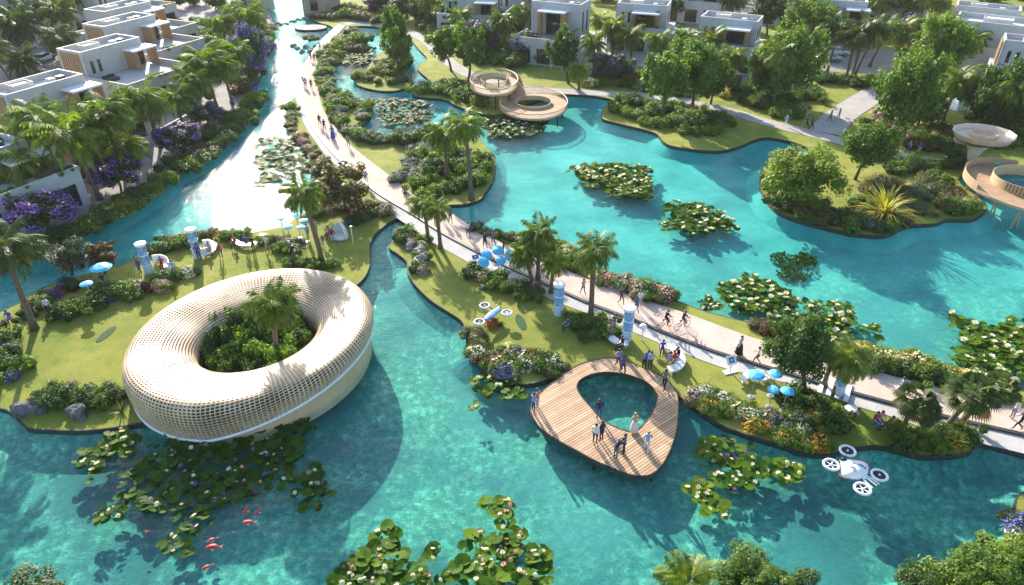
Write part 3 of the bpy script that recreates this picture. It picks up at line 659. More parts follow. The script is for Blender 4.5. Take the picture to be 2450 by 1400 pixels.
PALM_LIST += [((200, 425), (205, 330), 130, 'palm between the tall leaning palm and the sunlit palm, canal bank', 'palm'),
 ((20, 440), (22, 320), 140, 'tall palm before the grey wall at the left frame edge', 'palm'),
 ((255, 62), (258, -2), 75, 'palm on the verge behind the third white house', 'dark'),
 ((1545, 120), (1546, 55), 72, 'palm rising behind the white canopy, before low white house', 'palm'),
 ((1432, 120), (1436, 48), 70, 'palm between the tallest house and the low white house', 'palm'),
 ((1115, 105), (1100, 38), 80, 'palm behind the two dense lawn trees, near jacarandas', 'palm'),
 ((2335, 170), (2330, 96), 85, 'palm at the white stair head between the right houses', 'palm'),
 ((2210, 180), (2216, 96), 85, 'slender palm left of the stair palm, beside the road end', 'palm'),
 ((2425, 330), (2428, 205), 105, 'palm behind the mushroom tower at the right frame edge', 'palm'),
 ((2080, 160), (2130, 66), 80, 'palm right of the leaning four by the road', 'palm')]
for i, (b_, c_, w_, lb, k_) in enumerate(PALM_LIST): palm_tree(b_, c_, w_, lb, k_)
for b_, c_, w_, lb in [((2158, 1028), (2190, 955), 100, 'fan palm left of the two leaning over the promenade at right'), ((2262, 1026), (2330, 945), 125, 'largest fan palm leaning right over the promenade'),
    ((2205, 1040), (2215, 985), 80, 'low fan palm between the two leaning fan palms'), ((2300, 1010), (2395, 930), 95, 'fan palm at right frame edge before the white lilies')]:
    palm_tree(b_, c_, w_, lb, 'dark', group='fan palms beside the promenade', fan=True)

# ------------------------------------------------------------ leafy trees
for a in [
 ((938, 150), (942, 72), 62, 85, 'upper crowned tall tree on the small pond island', 'green'),
 ((950, 165), (950, 112), 66, 78, 'lower tree on the small pond island', 'green'),
 ((1080, 170), (1062, 104), 74, 78, 'round dense tree on the lawn left of the lakeside path', 'green'),
 ((1122, 192), (1126, 112), 70, 90, 'dense tree on the lawn beside the spiral walkway', 'green'),
 ((1582, 292), (1592, 190), 100, 125, 'open branched tree on the lake point, left of two', 'green'),
 ((1655, 265), (1666, 165), 125, 125, 'wide tree on the lake point, right of two', 'green'),
 ((1700, 250), (1710, 190), 80, 90, 'smaller tree beside the path behind the lake point', 'green'),
 ((1890, 245), (1882, 150), 138, 160, 'biggest tree of the right lawn, left of the branching path', 'green'),
 ((1850, 240), (1842, 170), 90, 100, 'tree at the left of the biggest right lawn tree', 'dark'),
 ((1945, 112), (1950, 38), 110, 75, 'flat topped tree above the parked cars', 'green'),
 ((1835, 85), (1836, 25), 80, 60, 'tree beside the street behind the wood framed house', 'dark'),
 ((1905, 100), (1905, 62), 70, 60, 'rounded tree left of the flat topped tree', 'lime'),
 ((2150, 330), (2176, 220), 125, 180, 'bright green tall tree right of the branching path', 'green'),
 ((2195, 300), (2215, 250), 90, 100, 'dark tree behind the bright green tall tree', 'dark'),
 ((2045, 430), (2080, 350), 105, 105, 'slanting tree on the right peninsula by the lakeside path', 'green'),
 ((2250, 200), (2258, 108), 112, 135, 'tall tree before the grey right houses', 'green'),
 ((2425, 320), (2412, 230), 120, 150, 'dark round tree at right frame edge behind the mushroom tower', 'dark'),
 ((2350, 290), (2350, 240), 100, 100, 'dark shrubby tree left of the frame edge tree', 'dark'),
 ((1150, 70), (1150, 25), 90, 60, 'round tree at the top between jacarandas and house', 'green'),
 ((1010, 55), (1000, 25), 50, 55, 'dark round tree at the top behind the pond', 'dark'),
 ((1590, 60), (1590, 15), 70, 60, 'tree behind the middle right house at the top', 'dark'),
 ((1300, 95), (1300, 78), 60, 50, 'small tree in the forecourt of the biggest right house', 'green'),
 ((2300, 115), (2290, 60), 80, 70, 'leafy tree at the left of the long grey house', 'green'),
 ((1360, 200), (1345, 120), 70, 85, 'blue-green tree beside the corner of biggest right house', 'dark'),
]: leafy_tree(*a, big=a[2] > 100)
for a in [
 ((118, 562), (102, 505), 140, 75, 'purple flowering tree at left edge of the canal bank', 'dark', ['purple', 'violet']),
 ((290, 455), (275, 412), 108, 66, 'purple flowering tree beside the leaning palm on canal bank', 'dark', ['violet', 'purple']),
 ((430, 365), (422, 328), 98, 58, 'purple flowering tree in the middle of the canal bank row', 'dark', ['purple', 'violet']),
 ((500, 300), (490, 274), 80, 44, 'purple flowering tree uppermost of the four along canal bank', 'dark', ['purple']),
 ((600, 175), (598, 115), 70, 110, 'blue-violet flowering tree at the upper canal edge', 'dark', ['blue', 'purple']),
 ((1150, 120), (1155, 80), 90, 60, 'purple flowering tree behind the two dense lawn trees', 'dark', ['purple']),
 ((1262, 145), (1260, 108), 60, 50, 'purple flowering tree beside the biggest right house wall', 'dark', ['violet']),
 ((1445, 195), (1440, 155), 50, 45, 'purple flowering tree left half of forecourt pair', 'dark', ['purple']),
 ((1490, 195), (1488, 158), 60, 50, 'purple flowering tree right half of forecourt pair', 'dark', ['purple']),
 ((1752, 225), (1750, 192), 50, 45, 'dark purple tree beside the side lane on the right', 'dark', ['purple']),
 ((2190, 110), (2190, 65), 70, 60, 'dull purple tree beside the road bend at upper right', 'dark', ['purple']),
 ((975, 45), (972, 12), 80, 40, 'purple flowering tree at the very top beside the palm', 'dark', ['purple']),
 ((900, 25), (905, 0), 70, 40, 'purple flowering tree at the top behind the tiled hut', 'dark', ['purple']),
]: leafy_tree(*a, name='flowering_tree', group='purple flowering trees')
for a in [
 ((822, 505), (822, 445), 120, 90, 'brown-leaved tree between the promenade and blue parasols', 'olive', None),
 ((765, 440), (768, 408), 70, 55, 'small brownish tree at the water edge above the lawn palm', 'olive', None),
 ((172, 655), (165, 612), 85, 65, 'grey blossoming tree on the left lawn shore', 'sage', ['mauve']),
 ((250, 655), (245, 610), 65, 50, 'rust coloured small tree over a blue parasol on left shore', 'bronze', None),
]: leafy_tree(*a, group='small trees on the lawn shore')
leafy_tree((1925, 938), (1915, 835), 135, 150, 'dark broad-leaved tree beside the promenade, right of blue parasols', 'dark', None, big=True)
leafy_tree((1922, 490), (1918, 412), 170, 110, 'broad low green tree on the left of the right peninsula', 'lime', None, big=True)
# crowns in the foreground: their feet are below the frame
for (x, y, z, w, h, k_, lb) in [(60, 1455, 5, 230, 100, 'dark', 'dark green tree crown in the bottom left corner'), (1800, 1392, 5.5, 200, 100, 'green', 'tree crown at the bottom right of the centre, beside spiky palm'),
    (1900, 1422, 5, 150, 100, 'dark', 'tree crown at the bottom frame edge between the two bright crowns'), (2200, 1408, 5.5, 130, 110, 'dark', 'dark tree crown left of the bottom right corner crown'), (2350, 1378, 6, 190, 125, 'green', 'bright yellow-green crown near the bottom right corner'),
    (2450, 1350, 6, 130, 120, 'green', 'yellow-green crown cut by the bottom right corner')]:
    c_ = P(x, y, z); t = thing('leafy_tree', lb, 'tree', (c_.x, c_.y, LZ), 0, 'foreground trees'); q = mpp(c_); m_ = MB(); m_.tube([(0, 0, 0), (.1, 0, 2.5), (0, 0, z - LZ)], [.2, .16, .1], 7); m_.build('trunk', M_bark2, t, True)
    o = use('crown', BIGCROWNS[x % 3][0], [LF[k_]], t, (0, 0, z - LZ)); o.scale = (q * w * .5, q * w * .5, q * h * .5); o.rotation_euler[2] = x
c_ = P(1645, 1395, 4.0); t = thing('palm_tree', 'spiky feather palm crown at the bottom frame edge', 'palm tree', (c_.x, c_.y, LZ), 0, 'foreground trees'); m_ = MB(); m_.tube([(0, 0, 0), (.1, 0, 2), (0, 0, 3.6)], [.2, .17, .15], 7); m_.build('trunk', M_bark, t, True)
o = use('crown', PALMS[0], [LF['palm'], LF['dead']], t, (0, 0, 3.7)); o.scale = (2.0, 2.0, 2.2)

# ------------------------------------------------------------ shrub beds
B = bed
B('hedge between promenade and pond', 'top', [(812, 98), (790, 128), (776, 160), (776, 195), (783, 228)], ['sage', 'green', 'sage', 'lime'], 14, 17, 5)
B('outer hedge row beside the pond', 'top', [(835, 92), (812, 120), (792, 145), (784, 178), (786, 212)], ['sage', 'sage', 'green'], 11, 17, 5)
B('big mound in the pond corner', 'left', [(838, 88), (850, 100), (858, 112), (846, 124), (866, 100)], ['sage', 'sage', 'green'], 7, 21, 4)
B('bed right of the promenade bend', 'top', [(792, 245), (805, 268), (812, 295), (835, 318)], ['sage', 'olive', 'green', 'blue'], 9, 21, 8)
B('bed at the lower left of the pond', 'left', [(820, 240), (850, 252), (872, 262), (868, 288)], ['green', 'blue', 'sage', 'lime'], 7, 19, 5)
B('hedge below the pond', 'left', [(848, 330), (890, 338), (930, 340), (975, 342), (1020, 335), (1042, 330)], ['sage', 'green', 'sage', 'dark'], 13, 18, 6, 1.1)
B('blue planting of the shrub island', 'bottom', [(945, 432), (968, 412), (990, 395), (985, 372), (1005, 358), (1030, 350), (1010, 400), (1000, 425)], ['blue', 'sage', 'blue', 'blue', 'green'], 13, 20, 6)
B('shrub island around the palms', 'left', [(1000, 448), (1030, 430), (1040, 395), (1060, 370), (1095, 380), (1130, 400), (1150, 380), (1155, 415), (1130, 440), (1100, 455), (1050, 465), (1020, 475)], ['green', 'lime', 'green', 'dark', 'sage'], 22, 24, 12)
B('shrub strip left of the promenade', 'top', [(694, 255), (692, 285), (700, 315)], ['sage', 'green', 'olive'], 7, 15, 3)
B('pink strip left of the promenade', 'top', [(716, 330), (730, 348), (748, 370), (768, 392)], ['pink', 'magenta', 'pink', 'olive'], 5, 18, 3)
B('bed under the brown-leaved tree', 'left', [(745, 520), (775, 512), (800, 505), (835, 500), (865, 505), (895, 498), (925, 508)], ['olive', 'green', 'mauve', 'olive', 'sage', 'red', 'bronze'], 10, 20, 6)
B('dark strip beside the lawn inlet', 'left', [(835, 535), (862, 525), (885, 518)], ['blue', 'dark', 'sage'], 5, 19, 3)
B('bank planting of the left canal', 'top', [(612, 250), (585, 290), (550, 328), (510, 362), (470, 392), (420, 425)], ['green', 'lime', 'dark', 'olive', 'green', 'cream'], 22, 22, 9)
B('lower bank planting of the left canal', 'top', [(400, 445), (360, 468), (310, 496), (260, 522), (215, 545), (170, 566), (120, 590), (60, 616), (10, 640)], ['green', 'dark', 'lime', 'orange', 'green', 'cream', 'dark'], 30, 24, 9)
B('inner bank row behind the purple trees', 'top', [(560, 285), (500, 325), (440, 385), (380, 440), (310, 480)], ['dark', 'green', 'mauve', 'dark'], 13, 21, 6)
B('upper bank of the left canal', 'top', [(646, 75), (638, 110), (626, 145), (612, 180), (600, 215)], ['mauve', 'pink', 'dark', 'green', 'purple', 'olive'], 11, 19, 8)
B('grey rocks side of the upper canal', 'top', [(612, 70), (590, 100), (575, 140), (568, 185), (575, 225)], ['lime', 'pink', 'dark', 'bronze', 'olive'], 9, 22, 8)
B('shore hedge left of the tall columns', 'left', [(358, 602), (380, 600), (405, 598), (430, 590), (455, 585)], ['dark', 'green', 'dark'], 7, 19, 3)
B('flower strip behind the tall columns', 'left', [(390, 580), (422, 578), (445, 572), (478, 565), (500, 562), (520, 566), (545, 572), (575, 568)], ['dark', 'lav', 'orange', 'sage', 'olive', 'red', 'green', 'green'], 8, 18, 2)
B('bed beneath the blue parasols', 'left', [(632, 580), (655, 578), (675, 575), (690, 585), (700, 598), (668, 598), (715, 582)], ['lime', 'mauve', 'olive', 'mauve', 'white', 'white', 'green'], 10, 18, 5)
B('hedge behind the ring pavilion', 'left', [(690, 632), (715, 634), (745, 636), (770, 638), (798, 636)], ['green', 'dark', 'green'], 7, 19, 4)
B('flower bed beside the first column', 'right', [(452, 655), (430, 662), (405, 668), (382, 672), (395, 690), (352, 690), (330, 690), (312, 702), (325, 715)], ['white', 'lime', 'green', 'dark', 'blue', 'blue', 'pink', 'lav', 'maroon'], 13, 20, 6)
B('long shrub bank on the left lawn', 'right', [(300, 700), (270, 712), (240, 725), (212, 730), (185, 748), (160, 760), (142, 755)], ['green', 'green', 'dark', 'purple', 'dark', 'sage', 'green'], 12, 25, 8)
B('purple bed at the left lawn shore', 'right', [(185, 690), (165, 684), (145, 700), (122, 712), (108, 722), (92, 742), (60, 760)], ['maroon', 'dark', 'purple', 'magenta', 'purple', 'dark', 'green'], 9, 20, 5)
B('shrub row at the left frame edge', 'top', [(5, 790), (20, 830), (25, 865), (8, 885), (30, 905)], ['dark', 'orange', 'green', 'lav', 'sage'], 9, 27, 6)
B('shore bed left of the ring pavilion', 'left', [(105, 965), (135, 955), (170, 950), (205, 960), (235, 945), (262, 940), (285, 955), (255, 968), (110, 945)], ['green', 'dark', 'olive', 'green', 'dark'], 14, 27, 7)
B('left lawn edge by the ring pavilion', 'left', [(292, 985)], ['agave'], 1, 22)
B('knoll where the inlet meets promenade', 'top', [(975, 560), (990, 572), (965, 578), (1005, 590), (1015, 575), (1000, 640), (985, 650), (1010, 652)], ['green', 'white', 'dark', 'mauve', 'olive', 'lime', 'white', 'white'], 12, 17, 4)
B('upper bed of the right lawn', 'left', [(1135, 655), (1150, 662), (1165, 675), (1188, 665), (1200, 692), (1222, 690), (1245, 700), (1268, 690), (1290, 705), (1262, 715)], ['dark', 'dark', 'pink', 'sage', 'sage', 'green', 'lime', 'green', 'dark'], 15, 22, 6)
B('path edge above the right lawn', 'left', [(1210, 668)], ['agave'], 1, 22)
B('shore bed left of the wooden deck', 'top', [(1128, 800), (1145, 830), (1150, 858), (1175, 872), (1200, 890), (1225, 878), (1255, 870), (1285, 885), (1318, 890), (1340, 880), (1290, 862), (1245, 856), (1215, 850)], ['sage', 'olive', 'green', 'olive', 'white', 'green', 'bronze', 'cream', 'lav', 'cream', 'green', 'white'], 22, 24, 8)
B('lone flowers in front of the blue drone', 'left', [(1178, 778)], ['red'], 1, 15)
B('bed at the foot of the straight palm', 'left', [(1378, 775), (1400, 782), (1392, 798), (1420, 800), (1440, 790), (1425, 770), (1455, 802)], ['green', 'orange', 'dark', 'green', 'lime'], 9, 22, 5)
B('lakeside strip right of the promenade', 'left', [(1140, 552), (1165, 560), (1190, 566), (1215, 570), (1245, 574)], ['sage', 'green', 'sage'], 8, 17, 3)
B('shrubs behind the palm clump', 'left', [(1270, 585), (1300, 590), (1330, 592), (1360, 605), (1350, 640), (1385, 640), (1405, 630)], ['green', 'olive', 'orange', 'lime', 'cream', 'white'], 10, 22, 6)
B('flower bank right of the promenade', 'left', [(1440, 672), (1462, 680), (1485, 690), (1510, 692), (1530, 705), (1558, 708), (1585, 718), (1610, 722), (1500, 676)], ['pink', 'pink', 'white', 'pink', 'mauve', 'dark', 'olive', 'dark'], 13, 24, 5)
B('lake edge before the white lilies', 'left', [(1812, 782), (1838, 790), (1862, 790), (1885, 800), (1850, 800), (1910, 810)], ['olive', 'bronze', 'red', 'green', 'maroon'], 7, 24, 4)
B('long cream hedge along the lower lake', 'left', [(1990, 838), (2030, 850), (2075, 858), (2120, 868), (2165, 876), (2210, 882), (2255, 894), (2300, 908), (2345, 925), (2390, 945)], ['cream', 'lime', 'cream', 'cream', 'orange', 'cream'], 22, 30, 9)
B('inner row of the lower lake hedge', 'left', [(1960, 830), (2060, 872), (2130, 890), (2200, 905), (2270, 925)], ['dark', 'green', 'dark', 'green'], 10, 26, 6)
B('flower bank beside the parasol tables', 'left', [(1665, 952), (1695, 950), (1728, 965), (1755, 975), (1790, 985), (1780, 1000), (1820, 1010), (1850, 1005), (1730, 985), (1695, 975)], ['mauve', 'white', 'sage', 'white', 'cream', 'green', 'lime', 'orange', 'white', 'blue'], 18, 25, 7)
B('orange shore bank above the white drone', 'left', [(1800, 1025), (1830, 1032), (1860, 1045), (1890, 1052), (1880, 1025), (1915, 1035), (1945, 1055), (1975, 1068), (1930, 1070), (1905, 1010), (1950, 1010)], ['orange', 'orange', 'green', 'orange', 'green', 'white', 'dark', 'cream'], 18, 25, 7)
B('dark shrubs under the leaning palm', 'left', [(1885, 965), (1920, 975), (1955, 985), (1985, 1000), (1990, 1025)], ['dark', 'green', 'lime', 'dark', 'green'], 9, 28, 8)
B('shore bed beneath the fan palms', 'left', [(2140, 1045), (2165, 1062), (2195, 1055), (2225, 1068), (2255, 1050), (2285, 1066), (2310, 1050), (2330, 1060), (2245, 1035), (2295, 1035)], ['green', 'dark', 'tuft', 'lime', 'green', 'dark', 'bronze', 'ytuft'], 16, 26, 6)
B('lake point shrubs on the far shore', 'left', [(1465, 268), (1490, 275), (1520, 285), (1550, 280), (1540, 298), (1590, 305), (1620, 290), (1650, 300), (1640, 325), (1690, 320), (1725, 300), (1560, 262), (1700, 290)], ['green', 'lime', 'green', 'dark', 'lime'], 22, 19, 6)
B('upper strip of the lake point', 'left', [(1490, 245), (1540, 248), (1590, 255), (1680, 275), (1740, 295)], ['green', 'dark', 'lime', 'green'], 9, 17, 4)
B('left slope of the right peninsula', 'left', [(1832, 440), (1850, 470), (1880, 498), (1860, 450), (1910, 515), (1900, 470), (1950, 530), (1945, 490)], ['lime', 'green', 'olive', 'dark', 'olive', 'dark'], 16, 27, 7)
B('front shore of the right peninsula', 'left', [(1985, 535), (2010, 520), (2040, 545), (2070, 530), (2100, 552), (2140, 540), (2165, 525), (2060, 500)], ['olive', 'blue', 'dark', 'green', 'bronze'], 14, 27, 6)
B('front of the right peninsula', 'left', [(2112, 520)], ['ytuft'], 1, 66, hf=.95)
B('dry grass slope of the right peninsula', 'left', [(2075, 465), (2105, 450), (2140, 470), (2160, 450), (2180, 500), (2210, 510), (2235, 515), (2060, 440), (2125, 445)], ['tuft', 'olive', 'tuft', 'sage', 'tuft'], 17, 24, 8)
B('right end of the right peninsula', 'left', [(2195, 470), (2225, 460), (2255, 465), (2285, 480), (2310, 500), (2335, 500), (2265, 505), (2240, 440), (2215, 440)], ['sage', 'sage', 'green', 'olive', 'tuft'], 14, 26, 8)
B('clipped shrubs by the lakeside path on peninsula', 'left', [(2140, 415), (2170, 410), (2195, 408), (2220, 412), (2160, 400), (2205, 398), (2272, 405), (2285, 395)], ['dark', 'green', 'dark'], 10, 21, 4)
B('hedge beside the parking court', 'left', [(1965, 198), (1985, 192), (2005, 200), (2030, 195), (2050, 208), (2075, 205), (2085, 196)], ['green', 'dark', 'lime'], 11, 18, 4)
B('rounded shrubs in the fork of paths', 'left', [(1862, 278), (1885, 282), (1905, 278), (1925, 272), (1895, 268)], ['lime', 'cream', 'green'], 7, 18, 4)
B('shrubs under the biggest right lawn tree', 'left', [(1790, 245), (1815, 250), (1840, 258), (1870, 248), (1900, 240), (1930, 232), (1955, 240)], ['dark', 'mauve', 'dark', 'green'], 12, 22, 6)
B('pink bed below the bright tall tree', 'left', [(2095, 275), (2115, 285), (2130, 300), (2105, 308), (2150, 300), (2075, 300), (2165, 318), (2190, 330)], ['pink', 'mauve', 'olive', 'pink', 'bronze', 'olive'], 13, 20, 6)
B('shade bed behind the lakeside path', 'left', [(2185, 350), (2215, 360), (2245, 355), (2205, 335), (2240, 330), (2275, 365), (2260, 320), (2300, 340), (2330, 355)], ['olive', 'bronze', 'dark', 'green', 'dark'], 16, 22, 8)
B('shrubs between the right houses', 'left', [(2185, 100), (2210, 120), (2235, 95), (2225, 140), (2205, 150), (2250, 150), (2180, 130)], ['dark', 'green', 'purple', 'lime'], 12, 22, 7)
B('right edge greenery behind the tower', 'left', [(2370, 330), (2400, 345), (2430, 350), (2450, 330), (2390, 300), (2440, 300), (2350, 320)], ['dark', 'green', 'dark', 'lime'], 11, 30, 8)
B('shrub belt beside the lakeside path', 'left', [(1415, 205), (1440, 208), (1470, 206), (1500, 208), (1530, 212), (1560, 215), (1590, 222), (1640, 225)], ['cream', 'green', 'lime', 'orange', 'green', 'lime', 'dark'], 15, 16, 6)
B('shrub belt below the forecourt', 'left', [(1430, 190), (1470, 190), (1510, 188), (1550, 190), (1600, 195), (1650, 200), (1700, 215), (1740, 235), (1780, 225)], ['dark', 'green', 'dark', 'orange'], 14, 18, 6)
B('shade planting left of the house forecourt', 'left', [(1160, 150), (1190, 155), (1220, 150), (1245, 160), (1205, 130), (1180, 115), (1140, 140), (1235, 130)], ['dark', 'green', 'green', 'dark', 'sage'], 15, 20, 7)
B('bed at the top of the park path', 'left', [(1010, 70), (1040, 78), (1060, 95), (1020, 50), (1075, 75), (1110, 70), (1100, 95)], ['dark', 'green', 'purple', 'sage'], 11, 19, 6)
B('small pond island planting', 'left', [(862, 185), (880, 190), (900, 200), (922, 202), (945, 202), (970, 192), (895, 172), (915, 178), (935, 185), (905, 150), (925, 150), (960, 160), (970, 145), (950, 178)], ['lime', 'sage', 'olive', 'green', 'sage', 'dark'], 22, 15, 4)
B('dark bank under the spiral walkway', 'left', [(1010, 222), (1035, 215), (1062, 225), (1090, 230), (1110, 240), (1135, 235), (1150, 255), (1085, 215), (1120, 220)], ['lime', 'lime', 'green', 'dark', 'green', 'dark'], 14, 19, 5)
B('planting around the tiled hut', 'left', [(755, 45), (775, 42), (800, 45), (825, 42), (850, 45), (880, 50), (810, 30), (850, 25), (880, 30)], ['olive', 'sage', 'olive', 'green', 'dark', 'bronze'], 15, 18, 5)
B('shrub on the round stepping terrace', 'left', [(735, 96), (748, 97)], ['olive', 'sage'], 2, 15)
B('hedge at the top right of the pond', 'left', [(905, 55), (930, 50), (955, 55)], ['dark', 'green'], 4, 16, 2)
B('purple clump at right frame edge', 'top', [(2436, 1255), (2440, 1275), (2430, 1290)], ['lav', 'lav', 'white'], 3, 30, 3)
B('shrubs in the foreground corner', 'left', [(2300, 1410), (2380, 1390), (2440, 1360)], ['lime', 'green', 'lime'], 4, 60, 5)
B('courtyard jungle inside the ring pavilion', 'left', [(525, 860), (550, 890), (590, 905), (640, 895), (690, 870), (715, 830), (700, 795), (640, 780), (570, 785), (535, 810), (520, 840), (600, 825), (650, 845), (610, 870)], ['dark', 'green', 'dark', 'dark'], 22, 32, 5, 1.7)
# ------------------------------------------------------------ rocks
for px, r, lb, dk in [((68, 985), 32, 'dark slab rock at the left lawn shore, largest', True), ((190, 992), 26, 'mossy dark rock at the shore nearer the ring pavilion', True), ((92, 962), 16, 'small pale rock above the dark slab rock', False), ((103, 985), 15, 'angular rock beside the dark slab rock', True),
   ((984, 592), 16, 'pale boulder on the inlet knoll, leftmost', False), ((1003, 606), 18, 'pale boulder in the middle of the inlet knoll', False), ((1008, 625), 20, 'pale boulder lowest on the inlet knoll', False),
   ((866, 180), 10, 'pale boulder at the left tip of small pond island', False), ((925, 165), 13, 'pale boulder in the middle of small pond island', False), ((1012, 205), 12, 'pale boulder left on the bank beside spiral walkway', False), ((1048, 206), 14, 'pale boulder on the bank nearest the spiral walkway', False),
   ((404, 685), 10, 'small bluish rock in the flower bed by first column', True), ((1160, 688), 12, 'blue-grey rock below the pink shrub on right lawn', True), ((1925, 850), 13, 'grey rock at the left end of the lower lake hedge', False)]: rock(px, r, lb, dk)
for i in range(11):
    rock((702 + i * 7 + (i % 3) * 3, 112 + (i * 5) % 17), random.uniform(5, 9), 'stepping rock at the round terrace, %s from the left' % nth(i), False, 0)
for i in range(12):
    rock((648 + i * 8, 52 + 6 * math.sin(i * .5) + (i % 2) * 3), random.uniform(3.5, 6), 'weir rock in the upper canal, %s from the left' % nth(i), False, -.05)
B('gardens behind the upper canal bank', 'top', [(560, 40), (545, 80), (530, 120), (520, 165), (500, 205), (470, 240), (455, 270)], ['green', 'lime', 'dark', 'sage', 'olive'], 14, 22, 9)
for i in range(16):
    x = 905 + i * 102 + (i * 37) % 40; leafy_tree((x, 16 - (i * 7) % 22), (x + 3, -22 + (i * 11) % 18), 70 + (i * 13) % 30, 56, '%s tree, %s from left in the row along the top frame edge' % (('mid green', 'dark green', 'yellow-green')[i % 3], nth(i)), ('green', 'dark', 'lime')[i % 3], group='trees along the top frame edge')
for i in range(6):
    x = 275 + i * 48; leafy_tree((x, 28 - (i * 9) % 20), (x, 0 - (i * 5) % 12), 52, 40, 'garden tree among the far villas, %s from left' % nth(i), ('green', 'dark')[i % 2], group='garden trees among the far villas')
B('gardens before the villa terraces', 'top', [(470, 60), (500, 95), (480, 140), (470, 180), (420, 215), (380, 260), (330, 300), (270, 340), (200, 390)], ['dark', 'green', 'sage', 'green', 'pink'], 18, 22, 10)
plant_queue()
# ------------------------------------------------------------ ring pavilion
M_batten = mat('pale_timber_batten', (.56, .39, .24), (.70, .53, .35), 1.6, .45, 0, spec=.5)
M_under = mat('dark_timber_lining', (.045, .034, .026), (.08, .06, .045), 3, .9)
M_fascia = mat('white_fascia', (.70, .72, .74), (.78, .80, .82), 2, .35)
M_beige = mat('beige_render', (.56, .38, .22), (.64, .46, .28), 1.2, .6, .1, .02)
M_white = mat('white_render', (.42, .40, .37), (.50, .475, .44), .8, .7)
M_whitep = mat('white_paint', (.74, .75, .76), (.80, .80, .80), 3, .3, coord='Object')
def ring_pavilion():
    t = thing('ring_pavilion', 'ring-shaped pavilion with pale timber lattice roof over the shore of the lawn', 'pavilion', (0, 0, 0))
    C = Vector((-20.25, 45.0)); al = R(55); A, Bx = 9.7, 8.75; HC = Vector((-20.1, 45.2))
    NT, NS = 176, 39
    def outer(th):
        u, v = A * math.cos(th - al), Bx * math.sin(th - al); return C + Vector((u * math.cos(al) - v * math.sin(al), u * math.sin(al) + v * math.cos(al)))
    def zrim(th):                                # lifted on the east and south-east side, down at the water in the south-west
        w = .5 + .5 * math.cos(th - R(-12)); return .30 + 1.7 * max(0, w - .58) / .42
    grid = []
    for i in range(NT):
        th = 2 * PI * i / NT; O = outer(th); ui, vi = 4.7 * math.cos(th - R(42)), 3.95 * math.sin(th - R(42)); I = HC + Vector((ui * math.cos(R(42)) - vi * math.sin(R(42)), ui * math.sin(R(42)) + vi * math.cos(R(42)))); zr = zrim(th)
        prof = [(.015, .9), (0, 1.5), (.015, 2.05), (.07, 2.45), (.20, 2.75), (.45, 3.05), (.70, 3.3), (.88, 3.35), (.965, 3.05), (1.0, 2.4), (1.0, 1.4), (.965, .30)]
        pts = []
        for f, z in prof:
            if f > .9: z = zr + (z - .3) / (3.1 - .3) * (3.1 - zr) if zr < 3.0 else 3.0
            p = I + (O - I) * f; pts.append(Vector((p.x, p.y, z)))
        grid.append(resample(catmull(pts, 5), NS + 1))
    nrm = [[None] * (NS + 1) for _ in range(NT)]
    for i in range(NT):
        for j in range(NS + 1):
            a = grid[(i + 1) % NT][j] - grid[i - 1][j]; b = grid[i][min(j + 1, NS)] - grid[i][max(j - 1, 0)]; nrm[i][j] = a.cross(b).normalized() * (-1)
    sgn = 1 if nrm[0][NS // 2].z > 0 else -1
    V = []; F = []
    for i in range(NT):
        i2 = (i + 1) % NT
        for j in range(NS):
            q = [grid[i][j], grid[i2][j], grid[i2][j + 1], grid[i][j + 1]]; s = (j + .5) / NS; n = nrm[i][j] * sgn
            side = min(1, max(0, (s - .62) / .2))            # open on the outer side, close-laid towards the crest and the hole
            mu = .11 + .10 * (1 - side) if s > .4 else .07; mv = .15 + .12 * (1 - side) if s > .4 else .27
            if .4 < s < .64: mu, mv = .20, .29
            wv = noise.noise(Vector((math.cos(2 * PI * i / NT) * 3.2, math.sin(2 * PI * i / NT) * 3.2, s * 3.0))); mu = min(.40, max(.05, mu * (1 + .9 * wv))); mv = min(.42, max(.08, mv * (1 + .7 * wv)))
            def bl(u, v): return q[0] * ((1 - u) * (1 - v)) + q[1] * (u * (1 - v)) + q[2] * (u * v) + q[3] * ((1 - u) * v)
            h = [bl(mu, mv), bl(1 - mu, mv), bl(1 - mu, 1 - mv), bl(mu, 1 - mv)]; d = [p - n * .11 for p in h]; o = len(V)
            V += q + h + d
            for k in range(4):
                k2 = (k + 1) % 4; F.append((o + k, o + k2, o + 4 + k2, o + 4 + k)); F.append((o + 4 + k, o + 4 + k2, o + 8 + k2, o + 8 + k))
    m = MB(); m.add(V, F); o = m.build('lattice_roof', M_batten, t)
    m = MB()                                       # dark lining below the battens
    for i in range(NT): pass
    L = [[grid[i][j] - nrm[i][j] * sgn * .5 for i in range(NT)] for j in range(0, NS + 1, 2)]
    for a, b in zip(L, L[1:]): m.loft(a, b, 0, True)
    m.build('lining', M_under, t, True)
    rim = [grid[i][NS] for i in range(NT)]; m = MB(); m.loop([p + Vector((0, 0, -.04)) for p in rim], .13, 6); 
    m.build('fascia', M_fascia, t, True)
    m = MB(); c3 = Vector((C.x, C.y, 0)); wl_ = []; wt = []
    for p in rim:
        d = (Vector((p.x, p.y, 0)) - c3).normalized() * .28; q = Vector((p.x, p.y, 0)) - d; wl_.append(Vector((q.x, q.y, -.6))); wt.append(Vector((q.x, q.y, p.z - .02)))
    m.loft(wl_, wt, 0, True); m.build('base_wall', M_beige, t, True)
    m = MB(); m.loop([grid[i][0] for i in range(0, NT, 2)], .1, 6); wi = [Vector((g[0].x, g[0].y, LZ)) for g in grid]; m.loft(wi, [g[0] for g in grid], 0, True)
    m.build('courtyard_wall', M_beige, t, True)
    m = MB(); m.fill([Vector((g[0].x, g[0].y, LZ + .05)) for g in grid]); m.build('courtyard_floor', M_soil, t)
